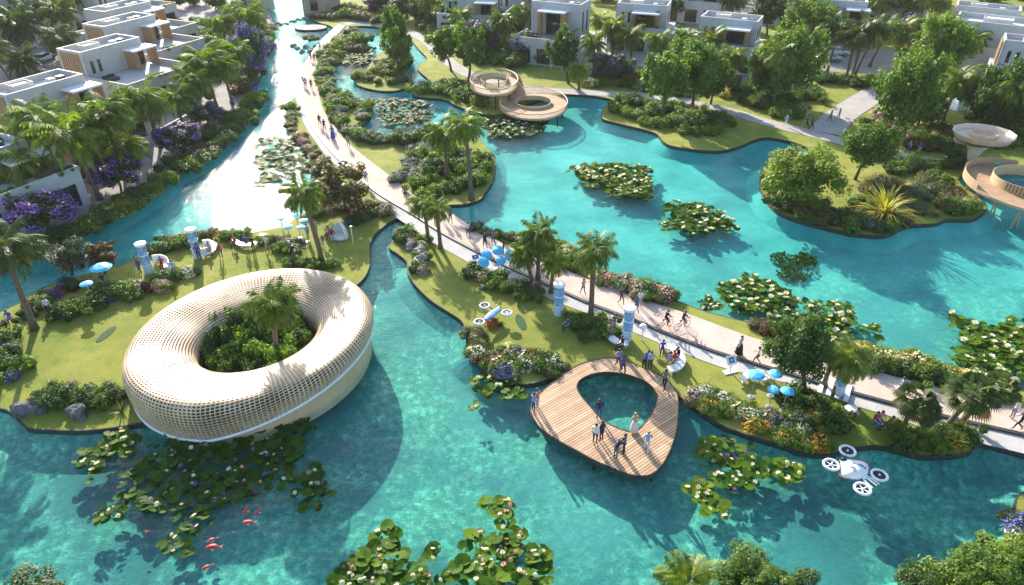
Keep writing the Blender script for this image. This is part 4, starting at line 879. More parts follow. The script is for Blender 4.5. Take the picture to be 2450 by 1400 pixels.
    # floor plate that carries the building over the water
    m = MB(); m.fill([Vector((p.x, p.y, .12)) for p in wl_]); m.build('floor_plate', M_under, t)
ring_pavilion()

# ------------------------------------------------------------ wooden deck
def plank_mat(name, rot, w=.16, c1=(.40, .25, .14), c2=(.58, .40, .25), grey=.0):
    m, n, l, b = _new(name); b.inputs['Roughness'].default_value = .6; b.inputs['Specular IOR Level'].default_value = .3
    g = n.new('ShaderNodeNewGeometry'); mp = n.new('ShaderNodeMapping'); mp.vector_type = 'POINT'; mp.inputs['Rotation'].default_value[2] = rot; l.new(g.outputs['Position'], mp.inputs[0])
    br = n.new('ShaderNodeTexBrick'); l.new(mp.outputs[0], br.inputs[0]); br.inputs['Scale'].default_value = 1; br.inputs['Brick Width'].default_value = 60; br.inputs['Row Height'].default_value = w
    br.inputs['Mortar Size'].default_value = .022; br.inputs['Mortar Smooth'].default_value = .2; br.offset = .37
    br.inputs[1].default_value = (*c1, 1); br.inputs[2].default_value = (*c2, 1); br.inputs[3].default_value = (.05, .03, .02, 1)
    t = _noise(n, l, 1.1, 5); r = _ramp(n, l, t.outputs[0], [(.3, (.78, .76, .74)), (.7, (1.15, 1.13, 1.1))]); c = _mix(n, l, .8, br.outputs[0], r.outputs[0], 'MULTIPLY')
    l.new(c, b.inputs['Base Color']); _bump(n, l, b, br.outputs['Fac'], -.5, .02); return m
DZ = .5
def wooden_deck():
    t = thing('wooden_deck', 'rounded timber deck with an oval water opening, reaching from lawn over lake', 'deck', (0, 0, 0))
    OUT = [(1271, 985), (1289, 1018), (1312, 1038), (1341, 1056), (1375, 1074), (1420, 1099), (1465, 1119), (1499, 1132), (1532, 1138), (1557, 1134), (1578, 1119), (1595, 1092), (1609, 1060), (1618, 1027), (1622, 986), (1622, 962), (1618, 942), (1608, 924), (1594, 908), (1566, 893), (1544, 883), (1514, 870), (1487, 862), (1465, 857), (1442, 858), (1409, 865), (1375, 878), (1348, 896), (1319, 919), (1292, 941), (1275, 964)]
    IN = [(1379, 924), (1388, 908), (1411, 896), (1442, 890), (1476, 891), (1510, 898), (1544, 912), (1564, 928), (1572, 945), (1571, 963), (1562, 986), (1548, 1006), (1532, 1024), (1517, 1032), (1499, 1032), (1465, 1019), (1436, 1001), (1406, 968), (1386, 943)]
    o = catmull([P(x, y, DZ) for x, y in OUT], 5, True); i = catmull([P(x, y, DZ) for x, y in IN], 5, True)
    c = sum(i, Vector()) / len(i); N = 120
    def polar(lp):
        an = [math.atan2(p.y - c.y, p.x - c.x) for p in lp]; out = []
        for k in range(N):
            w = -PI + 2 * PI * k / N; best = None
            for a, b_, p, q in zip(an, an[1:] + an[:1], lp, lp[1:] + lp[:1]):
                d = (b_ - a + PI) % (2 * PI) - PI; e = (w - a + PI) % (2 * PI) - PI
                if d != 0 and 0 <= e / d <= 1: best = p.lerp(q, e / d); break
            out.append(best or lp[0])
        return out
    O, I = polar(o), polar(i); d1 = P(1278, 995, DZ); a = P(1240 + 180 * .225, 840 + 690 * .225, DZ); b_ = P(1240 + 560 * .225, 840 + 480 * .225, DZ); ang = math.atan2(b_.y - a.y, b_.x - a.x)
    m = MB(); M1 = [p.lerp(q, .34) for p, q in zip(I, O)]; M2 = [p.lerp(q, .67) for p, q in zip(I, O)]
    m.loft(I, M1, 0, True); m.loft(M1, M2, 0, True); m.loft(M2, O, 0, True)
    m.f = [tuple(reversed(f)) for f in m.f]; m.build('deck_boards', plank_mat('warm_deck_boards', -ang, .22), t)
    m = MB(); dz = Vector((0, 0, -.34)); up_ = Vector((0, 0, .03))
    for lp, s in ((O, 1), (I, -1)):
        e = [p + (p - c).normalized() * .07 * s for p in lp]; m.loft([p + dz for p in e], [p + up_ for p in e], 0, True); m.loft([p + up_ for p in e], [p + up_ for p in lp], 0, True); m.loft([p + up_ for p in lp], [p + dz for p in lp], 0, True)
    m.build('edge_beam', M_edge, t)
    m = MB(); m.loft([p + dz * .9 for p in I], [p + dz * .9 for p in O], 0, True); m.build('underside', M_under, t)
    for k in (4, 22, 34, 46, 60, 74, 96, 108):
        p = I[k].lerp(O[k], .85); m = MB(); m.tube([(p.x, p.y, -1.05), (p.x, p.y, .2)], .14, 8); m.build('pile', M_under, t)
wooden_deck()

# ------------------------------------------------------------ ring walkways
M_wood = plank_mat('honey_boards', .5, .14, (.44, .29, .17), (.58, .40, .25))
M_slat = mat('honey_timber', (.46, .30, .17), (.60, .42, .26), 4, .5)
M_steel = mat('dark_steel', (.03, .03, .03), (.06, .06, .06), 4, .4, metal=.6, spec=.5)
def ell(c, rx, ry, z, n=64, rot=0):
    return [Vector((c.x + rx * math.cos(a) * math.cos(rot) - ry * math.sin(a) * math.sin(rot), c.y + rx * math.cos(a) * math.sin(rot) + ry * math.sin(a) * math.cos(rot), z)) for a in np.linspace(0, 2 * PI, n, endpoint=False)]
def parapet(loop, h, t, name, closed=True, solid=False, every=1):
    """low rail: upright slats with a top rail, or a solid board"""
    m = MB(); up_ = Vector((0, 0, h)); N = len(loop)
    if solid:
        c = sum(loop, Vector()) / N; inn = [p + (Vector((c.x, c.y, p.z)) - p).normalized() * .08 for p in loop]
        m.loft(loop, [p + up_ for p in loop], 0, closed); m.loft([p + up_ for p in loop], [p + up_ for p in inn], 0, closed); m.loft([p + up_ for p in inn], inn, 0, closed)
    else:
        fine = loop if not closed else loop + loop[:1]; fine = resample(fine, int(sum((b - a).length for a, b in zip(fine, fine[1:])) / .24))
        for p in fine: m.tube([p, p + up_], .028, 4, 0, False)
        if closed: m.loop([p + up_ for p in loop], .06, 5); 
        else: m.tube([p + up_ for p in loop], .06, 5)
    m.build(name, M_slat, t)
def ringdeck(t, o, i, z, name):
    m = MB(); m.loft(i, o, 0, True); m.f = [tuple(reversed(f)) for f in m.f]; dn = Vector((0, 0, -.3)); m.loft([p + dn for p in o], o, 1, True); m.loft([p + dn for p in i], i, 1, True); m.loft([p + dn for p in i], [p + dn for p in o], 1, True)
    return m.build(name, [M_wood, M_slat], t)
t = thing('spiral_walkway', 'two-level timber ring walkway with slatted rails on thin posts beside lakeside path', 'walkway', (0, 0, 0))
za, zb = 2.8, 1.2
ca, cb = P(1182, 199, za), P(1276, 249, zb); qa, qb = mpp(ca), mpp(cb)
ra, rb = 57 * qa, 81 * qb
ryA = ((P(1182, 173, za) - P(1182, 225, za)).length) / 2; ryB = ((P(1276, 216, zb) - P(1276, 283, zb)).length) / 2
oa, ia = ell(ca, ra, ryA, za), ell(ca + Vector((0, .4, 0)), ra * .55, ryA * .5, za); ob, ib = ell(cb, rb, ryB, zb), ell(cb + Vector((0, .2, 0)), rb * .54, ryB * .42, zb)
ringdeck(t, oa, ia, za, 'upper_ring'); ringdeck(t, ob, ib, zb, 'lower_ring')
parapet(oa, .72, t, 'rail'); parapet(ia, .6, t, 'rail'); parapet(ob, .6, t, 'rail'); parapet(ib, .4, t, 'rail', solid=True)
m = MB(); A1 = [ca + Vector((ra * math.cos(a) * .8, ryA * math.sin(a) * .8, 0)) for a in np.linspace(.9, -.5, 14)]; lp_ = [p + Vector((1.2 * i / 13, -1.2 * i / 13, .03 - (za - zb) * max(0, i - 3) / 10)) for i, p in enumerate(A1)]
L_, R_ = [], []
for i, p in enumerate(lp_):
    d = (lp_[min(i + 1, 13)] - lp_[max(i - 1, 0)]); d.z = 0; d.normalize(); s = Vector((-d.y, d.x, 0)) * 1.0; L_.append(p + s); R_.append(p - s)
m.loft(L_, R_); m.loft([p + Vector((0, 0, -.25)) for p in R_], R_); m.loft(L_, [p + Vector((0, 0, -.25)) for p in L_]); m.build('ramp', M_wood, t)
parapet(L_, .7, t, 'rail', False, True); parapet(R_, .7, t, 'rail', False)
for lp, z, n in ((oa, za, 9), (ob, zb, 10)):
    for k in range(n):
        p = lp[int(k * 64 / n)]; q = p.lerp(ca if z == za else cb, .12); m = MB(); m.tube([(q.x, q.y, -1.0), (q.x, q.y, z - .3)], .09, 6); m.build('post', M_steel, t)

# mushroom tower and the ring walkway at the right edge
t = thing('mushroom_tower', 'pale mushroom-shaped lookout with wide dish on one curved leaning stem', 'lookout tower', (0, 0, 0))
bs = P(2314, 404, LZ); top = PY(2352, 326, bs.y + .6); qd = mpp(top); rd = 70 * qd
M_pale = mat('pale_timber_board', (.60, .46, .33), (.70, .56, .42), 2.5, .5)
m = MB(); sz = top.z
for k, (u, r, dx) in enumerate([]): pass
ring_pts = []; n = 20
prof = [(0, .55, -.0), (.25, .5, -.02), (.5, .62, .12), (.72, .95, .38), (.88, 1.6, .72), (.97, 2.5, .95), (1.0, 3.3, 1.0)]
vs = []
for u, r, lx in prof:
    cx = bs.x + (top.x - bs.x) * lx; cy = bs.y + (top.y - bs.y) * lx; z = LZ - .1 + (sz - .55 - LZ) * u
    vs += [(cx + r * math.cos(2 * PI * k / n), cy + r * .7 * math.sin(2 * PI * k / n), z) for k in range(n)]
m.add(vs, [(i * n + k, i * n + (k + 1) % n, (i + 1) * n + (k + 1) % n, (i + 1) * n + k) for i in range(len(prof) - 1) for k in range(n)]); m.build('stem', M_pale, t, True)
ry = rd * .92; n = 12
def oct_(k_, z, off=0): return [Vector((top.x + rd * k_ * math.cos(a), top.y + ry * k_ * math.sin(a), sz + z)) for a in np.linspace(.2, .2 + 2 * PI, n, endpoint=False)]
m = MB(); m.loft(oct_(.45, -.6), oct_(.86, -.25), 0, True); m.loft(oct_(.86, -.25), oct_(.92, 0), 0, True); m.fill(oct_(.9, -.02)); m.build('dish', M_pale, t)
m = MB(); a, b_ = oct_(.9, 0), oct_(1.0, .5); m.loft(a, b_, 0, True); m.loft(b_, [p.lerp(Vector((top.x, top.y, p.z)), .02) for p in b_], 0, True); m.loft([p.lerp(Vector((top.x, top.y, p.z)), .02) for p in b_], [p.lerp(Vector((top.x, top.y, p.z)), .03) for p in a], 0, True); m.build('parapet', M_pale, t)
m = MB(); a, b_ = oct_(.46, 0), oct_(.46, .42); m.loft(a, b_, 0, True); m.fill(b_); m.build('planter_drum', M_beige, t)
m = MB(); a = oct_(.4, .44); [m.tube([a[i], a[(i + 5) % 12]], .04, 4) for i in range(12)]; m.build('trellis', M_slat, t)
t = thing('ring_walkway', 'curved pale timber ring walkway over water at the right frame edge', 'walkway', (0, 0, 0))
zc = 1.9; cc = P(2440, 446, zc); qc = mpp(cc); ro = 112 * qc; ryo = (P(2440, 395, zc) - P(2440, 497, zc)).length / 2 * 1.0
ci = P(2462, 444, zc); oo = ell(cc, ro, ryo, zc); ii = ell(ci, 82 * qc, ryo * .56, zc)
ringdeck(t, oo, ii, zc, 'deck'); parapet(oo[10:34], .75, t, 'rail', False, True); parapet(ii, 1.0, t, 'rail', True, True)
m = MB(); [m.tube([ii[k] + Vector((0, 0, .1)), ii[k] + Vector((-.05, -.1, 1.0))], .05, 4) for k in range(36, 50)]; m.build('balusters', M_steel, t)
for k in range(22, 60, 5):
    p = oo[k].lerp(cc, .15); m = MB(); m.tube([(p.x - .3, p.y, -1), (p.x, p.y, zc - .3)], .1, 6); m.tube([(p.x + .4, p.y, -1), (p.x, p.y, zc - .3)], .1, 6); m.build('post', M_slat, t)

# ------------------------------------------------------------ houses
M_glass = mat('dark_window_glass', (.012, .016, .02), (.03, .04, .05), .6, .06, spec=.9)
M_frame = mat('dark_window_frame', (.03, .03, .03), (.05, .05, .05), 4, .4)
M_screen = mat('brown_timber_screen', (.30, .175, .09), (.46, .29, .16), 5, .55, coord='Object')
M_roof = mat('pale_roof_membrane', (.60, .60, .59), (.68, .68, .67), .7, .8)
M_tile = mat('terrace_tile', (.46, .44, .41), (.54, .52, .48), 1.2, .7)
M_room = mat('shaded_interior', (.18, .15, .12), (.26, .22, .18), 1, .8)
M_wallg = mat('shaded_white_render', (.40, .40, .40), (.47, .47, .46), .8, .75)
def boxroof(m, x0, x1, y0, y1, z0, z1, par=.7, th=.25, roof_slot=1):
    """walls, a sunk roof and the parapet round it"""
    zr = z1 - par; c = [(x0, y0), (x1, y0), (x1, y1), (x0, y1)]; i = [(x0 + th, y0 + th), (x1 - th, y0 + th), (x1 - th, y1 - th), (x0 + th, y1 - th)]
    V_ = lambda l, z: [(x, y, z) for x, y in l]
    m.loft(V_(c, z0), V_(c, z1), 0, True); m.loft(V_(c, z1), V_(i, z1), 0, True); m.loft(V_(i, z1), V_(i, zr), 0, True); m.add(V_(i, zr), [(0, 1, 2, 3)], roof_slot)
def window(t, x0, x1, y, z0, z1, nmul=2, face='y', d=.05, parent_name='window'):
    """frame standing 5 cm proud of the wall, pane inside it"""
    f = MB(); g = MB(); s = -1 if face in ('y', 'x-') else 1
    def bb(mb, a0, a1, c0, c1, e0, e1):
        if face in ('y', 'Y'): mb.bx(a0, a1, min(y + s * e0, y + s * e1), max(y + s * e0, y + s * e1), c0, c1)
        else: mb.bx(min(y + s * e0, y + s * e1), max(y + s * e0, y + s * e1), a0, a1, c0, c1)
    w = .09
    bb(f, x0, x1, z0, z0 + w, .002, d + .03); bb(f, x0, x1, z1 - w, z1, .002, d + .03)
    for k in range(nmul + 1):
        cx = x0 + (x1 - x0 - w) * k / nmul; bb(f, cx, cx + w, z0 + w, z1 - w, .002, d + .025)
    bb(g, x0 + .02, x1 - .02, z0 + .02, z1 - .02, .003, d - .01)
    fo = f.build('window', M_frame, t); g.build('pane', M_glass, fo); return fo
def slats(t, x0, x1, y0, y1, z0, z1, n, axis='y', name='slat_screen'):
    m = MB()
    for k in range(n):
        if axis == 'y': a = y0 + (y1 - y0) * (k + .2) / n; m.bx(x0, x1, a, a + (y1 - y0) / n * .55, z0, z1)
        else: a = x0 + (x1 - x0) * (k + .2) / n; m.bx(a, a + (x1 - x0) / n * .55, y0, y1, z0, z1)
    return m.build(name, M_screen, t)
def planting(t, x0, x1, y, z, sp=('green', 'lime')):
    m = MB(); m.bx(x0, x1, y - .35, y + .35, z, z + .45); p = m.build('planter', M_wallg, t); k = int((x1 - x0) / .9)
    for i in range(max(k, 1)):
        o = use('plant', random.choice(BUSHES), [LF[random.choice(sp)]], p, (x0 + (i + .5) * (x1 - x0) / max(k, 1), y, z + .4)); s = random.uniform(.45, .75); o.scale = (s, s, s * .9)
def house(loc, rz, label, L=10.6, Wd=5.4, z1=3.8, z2=8.0, front=9.5, back=5.5, log=(1.6, 5.9), side=True, gar=True, wall=None, wl_=None):
    t = thing('white_house', label, 'house', loc, rz, 'modern flat-roofed houses'); hx, hy = L / 2, Wd / 2; mw = wall or M_white
    m = MB(); boxroof(m, -hx - .8, hx + 1.2, -hy - front, hy + .8, -.1, z1, .02, .2, 1); m.build('ground_storey', [mw, M_tile], t)
    m = MB(); x0, x1, y0 = -hx - .8, hx + 1.2, -hy - front
    for a in ((x0, x1, y0, y0 + .18), (x0, x0 + .18, y0 + .18, -hy - .02), (x1 - .18, x1, y0 + .18, -hy - .02)): m.bx(a[0], a[1], a[2], a[3], z1 + .003, z1 + .85)
    m.build('terrace_parapet', mw, t)
    m = MB(); boxroof(m, -hx, hx, -hy, hy, z1 + .004, z2, .85, .28, 1); m.build('upper_storey', [mw, M_roof], t)
    m = MB(); boxroof(m, -hx * .55, -hx * .05, -hy * .2, hy * .5, z2 - .85, z2 + .15, .15, .15, 1); m.build('roof_hatch', [mw, M_roof], t)
    # timber framed loggia on the front of the upper storey
    a, b = log; yf = -hy - 2.6
    m = MB(); m.bx(a, b, yf, -hy - .003, z2 - 1.35, z2 - 1.1); lg = m.build('loggia_roof', M_whitep, t)
    slats(lg, a + .02, a + .2, yf + .1, -hy - .1, z1 + .1, z2 - 1.36, 6); slats(lg, b - .2, b - .02, yf + .1, -hy - .1, z1 + .1, z2 - 1.36, 6); slats(lg, a + .2, a + .75, yf + .1, yf + .22, z1 + .1, z2 - 1.36, 3, 'x'); slats(lg, b - .75, b - .2, yf + .1, yf + .22, z1 + .1, z2 - 1.36, 3, 'x')
    window(t, a + .8, b - .8, -hy, z1 + .15, z2 - 1.5, 3)
    if a > -hx + 2.5: window(t, -hx + 1.0, -hx + 1.5, -hy, z1 + .8, z2 - 1.6, 1); window(t, -hx + 2.2, -hx + 2.7, -hy, z1 + .8, z2 - 1.6, 1)
    for x in (-hx, -hx * .2, hx * .55): window(t, x, x + 2.6, -hy - front, .3, 2.9, 3)
    if side:
        window(t, -1.6, -1.1, hx, z1 + .8, z2 - 1.4, 1, 'x'); window(t, .6, 1.1, hx, z1 + .8, z2 - 1.4, 1, 'x'); window(t, -2.0, 1.2, hx + 1.2, .6, 2.8, 2, 'x')
        m = MB(); slats(t, -hx - .25, -hx - .004, -hy + .5, hy - .6, z1 + .1, z2 - .4, 9)
    for k in range(2):
        m = MB(); x = hx * .35 + k * 1.3; m.bx(x, x + .9, -.5, .5, z2 - .847, z2 - .2); m.bx(x + .1, x + .8, -.515, -.503, z2 - .75, z2 - .3); m.build('air_conditioner', M_frame if k else M_wallg, t)
    m = MB(); m.tube([(-hx + .4, -hy - .07, z1 + .05), (-hx + .4, -hy - .07, z2 - .5)], .05, 6); m.build('drain_pipe', M_wallg, t)
    planting(t, a - 3.6, a - .4, -hy - front + .7, z1); planting(t, b - 3.0, b + .4, -hy - front + .7, z1, ('sage', 'straw'))
    m = MB(); m.bx(-hx + .6, -hx + 2.6, -hy - 3.6, -hy - 2.5, z1 + .006, z1 + .45); m.bx(-hx + .6, -hx + 2.6, -hy - 2.5, -hy - 2.3, z1 + .006, z1 + .8); m.build('sofa', M_frame, t)
    if gar:
        m = MB(); boxroof(m, -hx + .3, -.4, hy + .82, hy + back, -.1, 3.3, .3, .2, 1); m.build('garage', [mw, M_roof], t); m = MB(); boxroof(m, .2, hx + .6, hy + .82, hy + back * .8, -.1, 2.9, .25, .2, 1); m.build('entrance_porch', [mw, M_roof], t)
        slats(t, .4, 3.4, hy + back * .8 - .9, hy + back * .8 - .7, 2.92, 4.6, 8, 'x')
    return t
def hloc(px, py, z, rz, lx, ly):                 # house origin from one roof corner seen in the photo
    p = P(px, py, z); c, s = math.cos(rz), math.sin(rz); return Vector((p.x - (lx * c - ly * s), p.y - (lx * s + ly * c), LZ))
rzl = R(64)
house(hloc(199, 176, 8.3, R(62), 5.3, -2.7), R(62), 'nearest white flat-roofed house of the left row, behind the leaning palms')
house(hloc(334, 88, 8.3, rzl, 5.3, -2.7), rzl, 'second white house of the left row, with timber loggia and planted terrace')
house(hloc(370, 34, 8.3, R(65), 5.3, -2.7), R(65), 'third white house of the left row, counted from the nearest')
house(hloc(360, 2, 8.3, R(66), 5.3, -2.7), R(66), 'farthest white house of the left row, cut by the top frame', side=False)
house(Vector((-58.5, 71.5, LZ)), R(62), 'grey-shaded white house at left frame edge behind the purple tree', front=6.0, gar=False, z2=7.0, wall=M_wallg)  # shade on this white house is put into its grey wall colour
house(hloc(100, -18, 8.0, R(70), 5.3, -2.7), R(70), 'white house across the street in the top left corner', gar=False)
house(hloc(318, -40, 8.3, R(68), 5.3, -2.7), R(68), 'white house beyond the top frame edge at the end of the left row', side=False)
rr = R(-24)
house(hloc(1390, 24, 9.0, rr, 4.8, -2.7), rr, 'tallest grey-white house with timber framed balcony right of the jacarandas', L=9.6, z2=9.6, front=6.5, log=(-2.6, 2.6), wall=M_wallg, gar=False)
house(hloc(1598, 18, 8.0, R(-18), 4.8, -2.7), R(-18), 'low white house behind the middle palms with stepped roof line', L=9.6, front=4.0, log=(-1.5, 3.6), wall=M_wallg, gar=False)
house(hloc(1814, 56, 8.0, R(-26), 5.0, -2.7), R(-26), 'white house with timber framed loggia beside the lane, right of centre', L=10, front=4.5, log=(-.8, 4.2), wall=M_wallg, gar=False)
house(hloc(2070, 22, 7.0, R(-20), 5.0, -2.7), R(-20), 'grey house at the top frame edge above the parked cars', front=3.0, wall=M_wallg, gar=False)
house(hloc(2340, 60, 7.5, R(-32), -5.5, -2.7), R(-32), 'long grey-white house near the top right corner', L=18, Wd=8, front=3.2, log=(3, 7), wall=M_wallg, gar=False)
house(hloc(2400, 110, 7.5, R(-30), -6.0, -3.5), R(-30), 'grey-walled house cut by the right frame edge', L=12, front=3.0, log=(1, 5), wall=M_wallg, gar=False)
house(hloc(1300, -6, 7.0, R(-15), 5, -2.7), R(-15), 'white house at the top frame edge left of the tallest house', front=3, wall=M_wallg, gar=False)
for px, z, r_, lb in [((1180, 4), 7, -12, 'white house at the top frame edge behind the purple trees'), ((1720, -30), 7.5, -22, 'grey-white house beyond the street at the top frame edge'), ((1960, -22), 7.5, -24, 'pale house at the top edge behind the flat topped tree'), ((2210, -14), 7.5, -28, 'pale house at the top edge left of the long grey house'), ((2440, 30), 8, -30, 'white house behind the long grey house at the corner'), ((60, -40), 8, 70, 'white house beyond the street at the top left edge')]:
    house(hloc(*px, z, R(r_), 5, -2.7), R(r_), lb, front=3, wall=M_wallg, gar=False)
# canopy beside the wood framed house
t = thing('white_canopy', 'flat white canopy roof beside the house with timber loggia', 'canopy', P(1655, 118), R(-26))
m = MB(); m.bx(-4.5, 4.5, -2.6, 2.6, 2.9, 3.15); m.build('roof', M_whitep, t)
for x, y in ((-4.2, -2.3), (4.2, -2.3), (4.2, 2.3), (-4.2, 2.3)): m = MB(); m.bx(x - .1, x + .1, y - .1, y + .1, 0, 2.9); m.build('post', M_whitep, t)
# white outside stair by the right houses
t = thing('white_stair', 'white outside stair and wall descending behind the mushroom tower', 'stair', P(2272, 262), R(-60)); m = MB()
for k in range(12): m.bx(-1.0, 1.0, k * .45, (k + 1) * .45 - .004, 0, .18 * (k + 1))
m.build('steps', M_whitep, t); m = MB(); m.bx(1.003, 1.2, 0, 6, 0, 2.9); m.build('side_wall', M_whitep, t)
# tiled hut and stone building at the canal head
M_stone = mat('tan_stone', (.30, .23, .17), (.44, .35, .27), 2.2, .9, .5, .05); M_rtile = mat('weathered_roof_tile', (.34, .24, .18), (.50, .38, .30), 4, .8, .3, .03)
def hut(p, rz, L, Wd, h, label):
    t = thing('stone_hut', label, 'hut', p, rz, 'stone huts at the canal'); m = MB(); m.bx(-L / 2, L / 2, -Wd / 2, Wd / 2, -.8, h); m.build('wall', M_stone, t)
    m = MB(); o = .6; a = [(-L / 2 - o, -Wd / 2 - o, h - .15), (L / 2 + o, -Wd / 2 - o, h - .15), (L / 2 + o, Wd / 2 + o, h - .15), (-L / 2 - o, Wd / 2 + o, h - .15)]; r1, r2 = (-L / 2 + 1, 0, h + 1.5), (L / 2 - 1, 0, h + 1.5)
    m.add(a + [r1, r2], [(0, 1, 5, 4), (1, 2, 5), (2, 3, 4, 5), (3, 0, 4), (3, 2, 1, 0)])
    n = int(L / .5)
    for k in range(n + 1):
        x = -L / 2 - .3 + (L + .6) * k / n; xr = max(min(x, L / 2 - 1), -L / 2 + 1); m.tube([(x, -Wd / 2 - o, h - .1), (xr, -.05, h + 1.52)], .07, 5)
    m.build('roof', M_rtile, t); window(t, -L * .3, -L * .1, -Wd / 2, .6, h - .7, 1); d = MB(); d.bx(L * .1, L * .25, -Wd / 2 - .06, -Wd / 2 - .002, 0, 2.1); d.build('door', M_screen, t)
hut(P(772, 26), R(12), 8.5, 5.0, 3.6, 'tiled stone hut standing beside the weir at the canal head')
hut(P(612, 18), R(-8), 7.0, 5.5, 4.2, 'tan stone building on the left bank at the canal head')
# low garden walls along the bank houses
for i, (a_, b_) in enumerate([((60, 470), (200, 415)), ((215, 408), (330, 352)), ((350, 345), (450, 290))]):
    p, q = P(*a_), P(*b_); d = q - p; m = MB(); m.bx(0, d.length, -.12, .12, 0, 1.0); o = m.build('garden_wall', M_wallg, None, False, p); o.rotation_euler[2] = math.atan2(d.y, d.x)
    tag(o, ['low grey garden wall nearest the left frame edge, behind purple trees', 'low grey garden wall in the middle of the canal bank', 'low grey garden wall below the second white house terrace'][i], 'wall', 'garden walls on the canal bank')
# ------------------------------------------------------------ water lilies
def pads_mesh(items):
    v = []; f = []
    for x, y, z, r, tl, ta in items:
        o = len(v); a0 = random.random() * 6.28; cup = r * random.uniform(.0, .18); tx, ty = math.cos(ta) * tl, math.sin(ta) * tl
        v.append((x, y, z - cup))
        for k in range(9):
            w = a0 + .25 + (2 * PI - .5) * k / 8; rr = r * random.uniform(.92, 1.06); dx, dy = rr * math.cos(w), rr * math.sin(w); v.append((x + dx, y + dy, max(z + dx * tx + dy * ty + random.uniform(-.03, .03) * r, .012)))
        f += [(o, o + k, o + k + 1, o + k + 2) for k in (1, 3, 5, 7)]
    me = bpy.data.meshes.new('lily_leaves'); me.from_pydata(v, [], f); me.materials.append(None); me.update(); return me
def lotus_mesh():
    m = MB()
    for ring, (n, r, el) in enumerate(((7, .22, .45), (6, .17, .95), (4, .10, 1.3))):
        for k in range(n):
            a = 2 * PI * k / n + ring * .4; d = Vector((math.cos(a) * math.cos(el), math.sin(a) * math.cos(el), math.sin(el))); s = Vector((-math.sin(a), math.cos(a), 0)) * r * .36
            m.add([(0, 0, 0), d * r * .55 - s, d * r * 1.1, d * r * .55 + s], [(0, 1, 2, 3)])
    me = bpy.data.meshes.new('lotus'); me.from_pydata(m.v, [], m.f); me.materials.append(None); me.update(); return me
LOTUS = lotus_mesh()
def lily_patch(label, blobs, padr, dens, nfl, petals=('white',), leafm='lily', hgt=.32, fs=1.0):
    c = sum((P(b[0], b[1], 0) for b in blobs), Vector()) / len(blobs); t = thing('water_lily_patch', label, 'water lilies', c, 0, 'water lily patches')
    it = []; fl = []
    for bx_, by, rx, ry in blobs:
        p = P(bx_, by, 0); q = mpp(p); ax = rx * q; ay = (P(bx_, by - ry, 0) - P(bx_, by + ry, 0)).length / 2; n = int(ax * ay * PI * dens / (padr * padr))
        for _ in range(n):
            a = random.random() * 6.28; u = random.random() ** .5; w = 1 + .18 * math.sin(a * 3 + bx_) + .12 * math.sin(a * 7 + by)
            x, y = p.x + ax * u * w * math.cos(a) - c.x, p.y + ay * u * w * math.sin(a) - c.y; h = .02 if u > .85 and random.random() < .6 else random.random() ** 1.3 * hgt
            it.append((x, y, h + .02, padr * random.uniform(.6, 1.2), random.uniform(0, .45), random.random() * 6.28)); fl.append((x, y, h))
    use('leaves', pads_mesh(it), [LF[leafm]], t)
    for i, (x, y, h) in enumerate(random.sample(fl, min(nfl, 95, len(fl)))):
        o = use('flower', LOTUS, [PT[petals[i % len(petals)]]], t, (x, y, h + .10)); s = fs * .82 * random.uniform(.7, 1.2); o.scale = (s, s, s); o.rotation_euler = (random.uniform(-.5, .5), random.uniform(-.5, .5), random.random() * 6)
LP = lily_patch
pk = ('white', 'pink', 'white', 'cream'); pk2 = ('white', 'mauve', 'white', 'violet', 'pink')
LP('small lily clump left of the ring pavilion foot, with cream flowers', [(285, 1062, 50, 30), (225, 1090, 34, 26), (232, 1128, 24, 20), (250, 1075, 30, 20)], .40, .75, 18, ('cream', 'white'), fs=1.1)
LP('largest lily patch spreading in the water below the ring pavilion', [(330, 1150, 55, 50), (420, 1110, 70, 50), (520, 1110, 90, 60), (610, 1120, 80, 60), (560, 1170, 80, 40), (470, 1180, 70, 50), (395, 1190, 60, 34), (690, 1085, 45, 50), (715, 1040, 34, 40), (350, 1200, 50, 28), (480, 1065, 120, 26), (470, 1250, 50, 34), (425, 1300, 40, 24), (430, 1325, 34, 18), (640, 1060, 60, 40)], .33, .46, 80, pk2, 'lilyd', fs=.9)
LP('small round lily clump left of the red fish', [(258, 1235, 34, 26)], .36, .75, 4, ('white',), 'lilyd')
LP('narrow dark lily clump right of the largest lily patch', [(750, 1150, 34, 34), (755, 1190, 40, 30)], .36, .75, 6, ('mauve', 'white'), 'lilyd')
LP('tiny lily clump between the largest patch and the narrow one', [(688, 1158, 26, 18), (700, 1175, 14, 10)], .36, .8, 3, ('white',), 'lilyd')
LP('big pink-flowered lily patch at the bottom frame edge, left', [(900, 1330, 62, 44), (870, 1375, 78, 40), (935, 1390, 60, 40), (915, 1285, 42, 36), (850, 1400, 70, 30)], .44, .85, 30, pk, 'lily')
LP('narrow lily clump between the two big bottom patches', [(1018, 1350, 22, 30), (1030, 1390, 40, 26), (1042, 1330, 14, 26)], .40, .6, 7, pk, 'lily')
LP('big pink-flowered lily patch at the bottom frame edge, right', [(1170, 1320, 66, 40), (1230, 1340, 70, 42), (1140, 1365, 70, 36), (1290, 1350, 44, 34), (1200, 1390, 110, 34), (1215, 1285, 40, 26)], .44, .78, 42, pk, 'lily')
LP('small lily clump above the right bottom patch', [(1200, 1212, 36, 26), (1205, 1235, 26, 20), (1168, 1200, 16, 14)], .40, .8, 7, pk, 'lily')
LP('lily patch at the left of the wooden deck shore', [(1180, 925, 46, 28), (1228, 940, 26, 26), (1165, 905, 34, 16), (1210, 925, 40, 24)], .38, .8, 16, ('white', 'cream'), 'lily')
